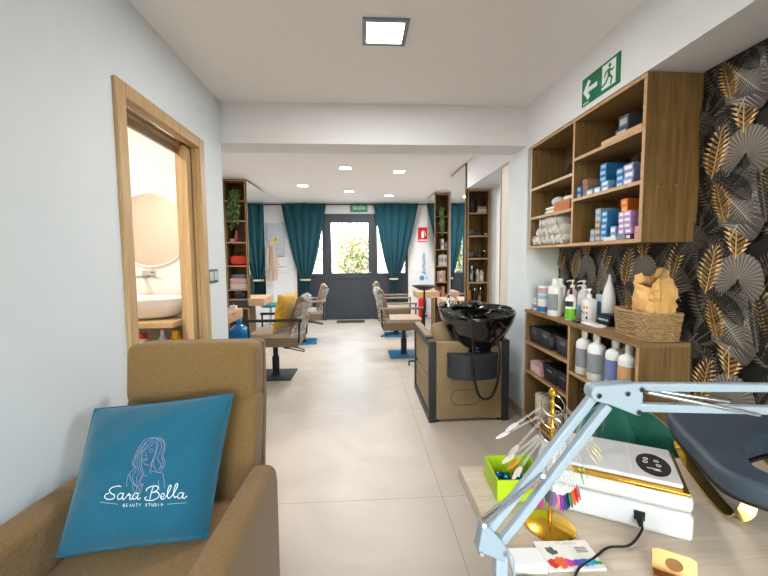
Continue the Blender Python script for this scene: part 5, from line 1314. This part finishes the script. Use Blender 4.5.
row(.6006,[(1.39,.045,.18,cB,'orange carton on the fifth shelf of the far right tower, left'),(1.44,.045,.19,mat('carton_dark','#3b3436',.5),'dark carton on the fifth shelf of the far right tower'),(1.49,.05,.19,mat('carton_amber','#d58a35',.5),'amber carton on the fifth shelf of the far right tower, right')])

# ------------------------------------------------------------------ wall-mounted station desks
def station(x0, x1, y0, y1, z0, z1, label):
    t = thing('station_desk', label, 'desk', (x0,y0,z0)); w,d,h = x1-x0,y1-y0,z1-z0
    obj('desk_body', M().box(0,w,0,d,0,h), stationw, t, bevel=.003)
    wx = (-.012,0) if x0 < 0 else (w,w+.012)
    obj('mounting_bracket', M().box(*wx,.02,d-.02,-.03,h*.5), blackm, t)
    e = .006
    ends = (w, w+.004) if x0 < 0 else (-.004, 0)
    dr_ = obj('drawer_front', M().box(*ends,.01,d-.01,.012,h-.022), stationw, t, bevel=.0015)
    gx = w+.0045 if x0 < 0 else -.0045
    obj('finger_groove', M().box(min(gx,gx-.001),max(gx,gx-.001)+.0005,d*.4,d*.6,h-.034,h-.024), mat('groove_brown','#6d4c2c',.6), dr_)
station(-1.58,-1.40,5.90,6.37,.64,.748,'pale wood wall desk under the left mirror') if False else None
station(-1.622,-1.405,5.727,6.37,.64,.748,'pale wood wall desk under the left mirror')
station(-1.965,-1.385,4.0,4.64,.64,.752,'pale wood wall desk at the nearer left station, half hidden by the wall end')
station(.94,1.318,6.40,6.86,.65,.752,'pale wood wall desk under the far right mirror')
station(1.09,1.294,4.95,5.45,.64,.765,'pale wood wall desk under the near right mirror')
carton('white_box', -1.50, 4.56, .7526, .07,.06,.035, white_p, 'small white box on the nearer left desk')

# ------------------------------------------------------------------ styling chairs
def make_chair(label, film_plate):
    t = thing('styling_chair', label, 'styling chair', (0,0,0), 0)     # faces +X
    pm = bluefilm if film_plate else steelb
    obj('base_plate', M().box(-.15,.23,-.22,.22,0,.012), pm, t, bevel=.003)
    obj('hydraulic_column', M().lathe([(.05,.012),(.05,.02),(.04,.03),(.04,.22),(.028,.225),(.028,.35)], (.055,0,0), n=24), blackm, t)
    obj('seat_bracket', M().box(-.14,.14,-.13,.13,.35,.375), blackm, t, bevel=.004)
    obj('pump_lever', M().tube(spline([(-.03,-.06,.30),(-.12,-.10,.30),(-.24,-.09,.27),(-.26,-.05,.26),(-.24,-.01,.27),(-.12,.0,.30),(-.03,-.02,.31)],6), .007, 8), blackm, t)
    obj('seat_box', M().box(-.25,.27,-.25,.25,.376,.475), leather, t, bevel=.012, seg=3)
    obj('seat_cushion', block(M(),(.02,0,.492),(.51,.485,.06),(0,0,.35),.2,0,30), leather_s, t, smooth=60)
    Q = -.16
    bk = M(); 
    def bp(x, z): return (-.235+x-(z-.47)*.20, z)
    bk.prism([bp(0,.47),bp(.085,.47),bp(.095,.70),bp(.08,.90),bp(.05,.93),bp(.01,.92),bp(0,.70)], -.235, .235, 'y') if False else bk.add([(*bp(x,z)[:1],y,z) for y in (-.235,.235) for x,z in ((0,.47),(.085,.47),(.098,.68),(.085,.88),(.05,.925),(.012,.915),(-.004,.70))],[(6,5,4,3,2,1,0),(7,8,9,10,11,12,13)]+[(i,(i+1)%7,7+(i+1)%7,7+i) for i in range(7)])
    obj('backrest', bk, leather, t, bevel=.02, seg=3)
    fl = M()
    def ff(u, v):
        z = .44+.50*v; x = -.262-(z-.47)*.20 + .012*math.sin(7*v+5*u)+.006*math.sin(17*v-9*u)
        if v > .86: x += (v-.86)*.75; z = .44+.50*.86+ (v-.86)*.12+.02
        y = (-.25+.5*u)
        return (x, y, z+.006*math.sin(11*u))
    fl.grid(ff, 28, 36)
    for sd in (-1,1): fl.grid(lambda u,v,sd=sd: (ff(0 if sd<0 else 1,v*.84)[0]+.075*u*(1+.3*math.sin(9*v)), sd*(.25-.006*u), ff(0,v*.84)[2]), 4, 24)
    obj('plastic_cover', fl, film, t, smooth=50, rec=False)
    for sd in (-1,1):
        obj('arm_post', M().tube(spline([(.265,sd*.265,.40),(.268,sd*.27,.52)],2)+[Vector((.268,sd*.272,.66))], .011, 8), blackm, t)
        obj('arm_post', M().tube([(-.255,sd*.265,.42),(-.27,sd*.272,.66)], .010, 8), blackm, t)
        obj('armrest', M().box(-.30,.285,sd*.272-.022,sd*.272+.022,.655,.682), blackm if not film_plate else mat('arm_pale','#857766',.45), t, bevel=.006)
    obj('footrest', M().tube(spline([(.20,-.15,.365),(.36,-.16,.20),(.38,-.15,.16),(.38,.15,.16),(.36,.16,.20),(.20,.15,.365)],5), .011, 8), blackm, t)
    return t
c1 = make_chair('taupe styling chair on the left holding the yellow cushion, black floor plate', False)
c1.location = (-.915,4.42,0); c1.rotation_euler = (0,0,PI-.02)
c3 = make_chair('taupe styling chair on the right nearest the wash unit, on a blue-filmed floor plate', True)
c3.location = (.53,5.25,0); c3.rotation_euler = (0,0,.02)
dup(c3, (.555,6.62,0), -.03, 'taupe styling chair on the right further back, behind the nearer right chair')
dup(c3, (-.86,6.20,0), PI+.12, 'taupe styling chair on the left further back, behind the yellow cushion')
# mustard cushion leaning on the chair back
t = thing('mustard_cushion', 'mustard yellow cushion leaning on the near left styling chair', 'cushion', (-.850,4.372,.532), -.38)
def cu2(u, v, s):
    a, b = 2*u-1, 2*v-1; h = .062*((1-abs(a)**2.4)*(1-abs(b)**2.4))**.55
    y = a*.19*(1-.05*(1-b*b)); z = .205+b*.20*(1-.05*(1-a*a)); x = s*h
    return (x+.085*(z/.4)-.03, y, z)
m = M().grid(lambda u,v: cu2(ed(u),ed(v),1),30,30).grid(lambda u,v: cu2(ed(u),ed(v),-1),30,30)
obj('cover', m, mustard, t, smooth=80)
rg = [Vector(cu2(*p,0)) for p in [(k/16,0) for k in range(16)]+[(1,k/16) for k in range(16)]+[(1-k/16,1) for k in range(16)]+[(0,1-k/16) for k in range(16)]]
obj('piping', M().tube(rg,.006,6,closed=True), mustard, t)

# ------------------------------------------------------------------ tool tray on a stand
t = thing('tool_tray', 'black dished tool tray on a thin pole beside the right styling chair', 'tray stand', (.765,4.62,0))
obj('tray', M().lathe([(.02,.93),(.06,.935),(.115,.965),(.15,.985),(.152,.99),(.146,.99),(.11,.972),(.05,.944),(.0005,.942)], n=36, caps=False), blackp, t)
obj('pole', M().tube([(0,0,.06),(0,0,.935)], .011, 10), blackm, t); obj('clamp_knob', M().tube([(-.012,0,.62),(.035,0,.62)],.011,10), blackp, t)
for k in range(5):
    a = 2*PI*k/5+.3; l = obj('leg', M().tube([(0,0,.07),(.13*math.cos(a),.13*math.sin(a),.06),(.19*math.cos(a),.19*math.sin(a),.055)],[.016,.012,.010],8), blackm, t)
    obj('caster', M().tube([(.19*math.cos(a)-.008,.19*math.sin(a),.0265),(.19*math.cos(a)+.008,.19*math.sin(a),.0265)],.026,14), rubber, l)
# teal stool far left
t = thing('cutting_stool', 'round teal stool with chrome star base behind the left desk', 'stool', (-1.66,7.25,0))
obj('seat', M().lathe([(.10,.44),(.165,.445),(.18,.475),(.17,.505),(.10,.515)], n=30), mat('teal_vinyl','#137a74',.4), t); obj('gas_lift', M().tube([(0,0,.08),(0,0,.44)],.022,12), chrome, t)
for k in range(5):
    a = 2*PI*k/5; l = obj('leg', M().tube([(0,0,.10),(.14*math.cos(a),.14*math.sin(a),.08),(.24*math.cos(a),.24*math.sin(a),.058)],[.02,.016,.012],8), chrome, t)
    obj('caster', M().tube([(.24*math.cos(a)-.01,.24*math.sin(a),.027),(.24*math.cos(a)+.01,.24*math.sin(a),.027)],.0265,14), rubber, l)
# water jugs
wj = mat('blue_water_plastic','#1c78b8',.12,noise=(6,.08),trans=.35,ior=1.3)
def jug(loc, label, g='blue water jugs under the left desk'):
    t = thing('water_jug', label, 'water jug', loc, 0, g)
    pr = [(.11,0),(.128,.012),(.128,.12),(.121,.135),(.128,.15),(.128,.25),(.121,.265),(.128,.28),(.128,.40),(.12,.45),(.07,.50),(.032,.52),(.03,.56)]
    obj('jug_body', M().lathe(pr, n=30), wj, t); obj('cap', M().lathe([(.033,.555),(.036,.56),(.036,.59),(.03,.595)], n=20), MATS['decal_blue'], t)
jug((-1.50,4.86,0),'large blue water jug under the left desk, nearer the chair'); jug((-1.78,4.83,0),'large blue water jug under the left desk, half hidden by the wall end')

# ------------------------------------------------------------------ wash unit
t = thing('backwash_unit', 'tan hair-wash chair with gloss black basin seen from behind', 'wash unit', (.86, 3.0, 0))
hx = .325
for sd in (-1,1):
    x0, x1 = (sd*hx-.0, sd*hx-sd*.055) ; xa, xb = min(x0,x1), max(x0,x1)
    obj('side_frame', M().box(xa,xb,0,.055,.0,.66).box(xa,xb,.80,.855,0,.66).box(xa,xb,.055,.80,.0,.055).box(xa,xb,.055,.80,.605,.66), steelb, t, bevel=.003)
    for z0,z1,nmz in ((.33,.60,1),(.06,.31,0)): obj('side_panel', M().box(xa+.012,xb-.012,.06,.795,z0,z1), leather_t, t, bevel=.012, seg=3)
    obj('arm_pad', M().box(xa-.004,xb+.004,.14,.80,.661,.69), leather_t, t, bevel=.01, seg=3)
obj('back_panel', M().box(-hx+.056,hx-.056,.004,.05,.02,.655), leather_t, t, bevel=.01, seg=3)
st_ = [(-.10+.0,0)]; pts = []
for k in range(40):
    a = 2*PI*k/40; c, s = math.cos(a), math.sin(a); pts.append((-.03+.055*(1 if c>0 else -1)+.062*c, .0025, .20+.062*s))
obj('oval_stitching', M().tube(pts, .0025, 6, closed=True), mat('dark_tan_seam','#5f4c33',.7), t)
obj('seat', block(M(),(0,.44,.36),(.53,.70,.16),(0,0,.1),.2), leather_t, t, smooth=60)
obj('seat_back', block(M(),(0,.22,.60),(.53,.13,.34),(0,.1,.1),.25,-.25), leather_t, t, smooth=60)
for x in (-.25,.25): obj('foot_glide', M().lathe([(.014,.0),(.014,.02)],(x,.03,0),12), blackp, t)
# rounded housing at the back carrying the basin
hp = [(-.20,.10)]+[(-.20*math.cos(PI*k/18), -.0-.12*math.sin(PI*k/18)**.8) for k in range(19)]+[(.20,.10)]
obj('basin_support', M().prism([(x+.02,y) for x,y in hp], .375, .568), mat('slate_plastic','#2b2f34',.45), t, bevel=.004)
bas = t
# basin: outer and inner skins
bx0, by0 = .085, .105
def rimz(a):   # a from +X counter-clockwise; far side (+Y) raised with neck notch
    return .885+.035*math.sin(a)+.055*max(0,-math.cos(a))**2*(.6+.4*math.sin(a)) - .05*math.exp(-((a-PI*.5)/.45)**2)
rx, ry = .315, .255
def outer_(u, v):
    a = 2*PI*u; zr = rimz(a)
    prof = [(.36,.0),(.40,.05),(.40,.09),(.56,.20),(.70,.36),(.83,.56),(.94,.77),(.995,.94),(1.0,1.0)]
    p = v*(len(prof)-1); i = min(len(prof)-2,int(p)); q = p-i
    k = prof[i][0]*(1-q)+prof[i+1][0]*q; h = prof[i][1]*(1-q)+prof[i+1][1]*q
    rr_ = Vector((rx*math.cos(a), ry*math.sin(a)))*k
    if k < .41: rr_ = Vector((.32*math.cos(a), .32*math.sin(a)))*k
    return (bx0+rr_.x, by0+rr_.y, .552+(zr-.552)*h)
def inner_(u, v):
    a = 2*PI*u; zr = rimz(a)
    prof = [(1.0,1.0),(.985,1.03),(.95,1.03),(.91,.98),(.84,.82),(.72,.66),(.45,.55),(.06,.52)]
    p = v*(len(prof)-1); i = min(len(prof)-2,int(p)); q = p-i
    k = prof[i][0]*(1-q)+prof[i+1][0]*q; h = prof[i][1]*(1-q)+prof[i+1][1]*q
    return (bx0+rx*k*math.cos(a), by0+ry*k*math.sin(a), .552+(zr-.552)*h)
b_ = obj('basin', M().grid(outer_, 64, 33, cu=True).grid(inner_, 64, 29, cu=True), blackgloss, t, smooth=80)
obj('neck_ring', M().lathe([(.135,.569),(.142,.578),(.132,.588),(.138,.598),(.128,.607)],(bx0,by0,0),40,caps=False), blackgloss, b_)
obj('neck_cushion', M().tube(spline([(bx0-.15,by0+.13,.90),(bx0-.13,by0+.02,.925),(bx0-.06,by0-.035,.93),(bx0+.01,by0+.01,.94),(bx0+.02,by0+.12,.93)],7), .032, 14), blackgloss, b_)
obj('overflow_ring', M().tube([(bx0+.235+.045*math.cos(a),by0-.03+.075*math.sin(a),.90+.01*math.sin(a)) for a in [2*PI*k/30 for k in range(30)]], .012, 8, closed=True), blackgloss, b_)
obj('faucet', M().lathe([(.022,0),(.022,.04),(.015,.05),(.015,.075)],(bx0-.20,by0+.14,.905),18).tube(spline([(bx0-.20,by0+.14,.97),(bx0-.20,by0+.12,1.01),(bx0-.17,by0+.06,1.0),(bx0-.15,by0+.02,.96)],6),.011,10).tube([(bx0-.20,by0+.14,.985),(bx0-.235,by0+.17,1.015)],.006,8), chrome, b_)
obj('spray_hose', M().tube(spline([(bx0-0.120,by0-.265,.89),(bx0-0.115,by0-.282,.80),(bx0-0.110,by0-.285,.60),(bx0-0.095,by0-.28,.40),(bx0-0.050,by0-.255,.27),(bx0+0.005,by0-.245,.235),(bx0+0.055,by0-.25,.27),(bx0+0.095,by0-.255,.40),(bx0+0.105,by0-.25,.60),(bx0+0.100,by0-.20,.69)],9), .0095, 10), rubber, b_)

# ------------------------------------------------------------------ light switch and bathroom
t = thing('light_switch', 'double light switch with grey frame beside the bathroom door', 'light switch', (XL,2.785,1.205))
obj('plate', M().box(0,.008,-.09,.09,-.048,.048), mat('switch_grey','#4a5056',.4), t, bevel=.003)
for y in (-.041,.041): obj('rocker', M().box(.008,.012,y-.031,y+.031,-.031,.031), mat('switch_pale','#c3c8cb',.35), t, bevel=.002)
t = thing('round_mirror', 'round mirror on the bright bathroom wall', 'mirror', (-1.50,2.93,1.535))
obj('rim', M().tube([(.262*math.cos(a),-.012,.262*math.sin(a)) for a in [2*PI*k/64 for k in range(64)]],.006,8,closed=True), white_p, t)
m = M().prism([(.26*math.cos(2*PI*k/64),.26*math.sin(2*PI*k/64)) for k in range(64)], -.014, -.001, 'y'); obj('glass', m, mat('soft_mirror','#e2d9ce',.03,metal=1,noise=None), t)
t = thing('vanity', 'wooden bathroom counter with open shelf below', 'vanity', (-2.0,2.93,0))
obj('counter_top', M().box(-.60,.83,-.45,0,.895,.93), oak_h, t, bevel=.003)
obj('lower_shelf', M().box(-.57,.81,-.43,0,.60,.62), oak_h, t); 
obj('side_panel', M().box(-.60,-.57,-.44,0,0,.895), oak, t)
obj('back_panel', M().box(-.57,.80,-.012,0,.62,.895), mat('grey_tile','#9b938a',.5,noise=(14,.2)), t)
t = thing('wash_basin', 'white oval basin on the bathroom counter', 'basin', (-1.50,2.70,.9306))
def bs(u, v):
    a = 2*PI*u; pr = [(.55,0),(.75,.02),(.92,.075),(1.0,.13),(1.0,.138),(.95,.138),(.90,.11),(.7,.05),(.2,.03)]
    p = v*(len(pr)-1); i = min(len(pr)-2,int(p)); q = p-i; k = pr[i][0]*(1-q)+pr[i+1][0]*q; h = pr[i][1]*(1-q)+pr[i+1][1]*q
    return (.36*k*math.cos(a), .19*k*math.sin(a), h)
obj('bowl', M().grid(bs, 48, 33, cu=True).poly([bs(i/48,0) for i in range(48)][::-1]).poly([bs(i/48,1) for i in range(48)]), mat('white_ceramic','#efece8',.12,coat=.4,noise=None), t, smooth=80)
t = thing('basin_tap', 'chrome wall-mounted tap over the white basin', 'tap', (-1.56,2.93,1.20))
obj('spout', M().tube([(0,0,0),(0,-.10,0),(0,-.16,-.005),(0,-.165,-.02)],.011,10), chrome, t); obj('lever', M().tube([(.06,0,.03),(.06,-.03,.035),(.10,-.055,.04)],.009,10), chrome, t); obj('escutcheon', M().box(-.02,.075,-.008,0,-.012,.042), chrome, t, bevel=.004)
yb_ = mat('yellow_plastic','#e0ac1d',.35); rd = mat('red_cap','#c33426',.35)
for (x,y,body,capm,lab,pr) in ((-1.43,2.62,white_p,rd,'white bottle with red cap under the bathroom counter',[(.042,0),(.045,.005),(.045,.15),(.025,.18),(.022,.19)]),(-1.335,2.68,MATS['ice_plastic'],white_p,'pale translucent bottle under the bathroom counter',[(.03,0),(.033,.005),(.033,.16),(.014,.19),(.013,.2)]),(-1.235,2.66,yb_,yb_,'yellow bottle under the bathroom counter',[(.036,0),(.038,.005),(.038,.17),(.026,.19),(.024,.2)]),(-1.175,2.58,yb_,rd,'small yellow bottle with red cap at the right under the bathroom counter',[(.024,0),(.026,.005),(.026,.11),(.016,.12),(.015,.13)]) if False else (-1.222,2.56,rd,rd,'small red bottle at the right under the bathroom counter',[(.022,0),(.024,.005),(.024,.14),(.014,.15),(.013,.16)])):
    bottle('cleaning_bottle',lab,(x,y,.6206),pr,body,'screw',capm,None,None,'bottle','cleaning bottles under the bathroom counter')
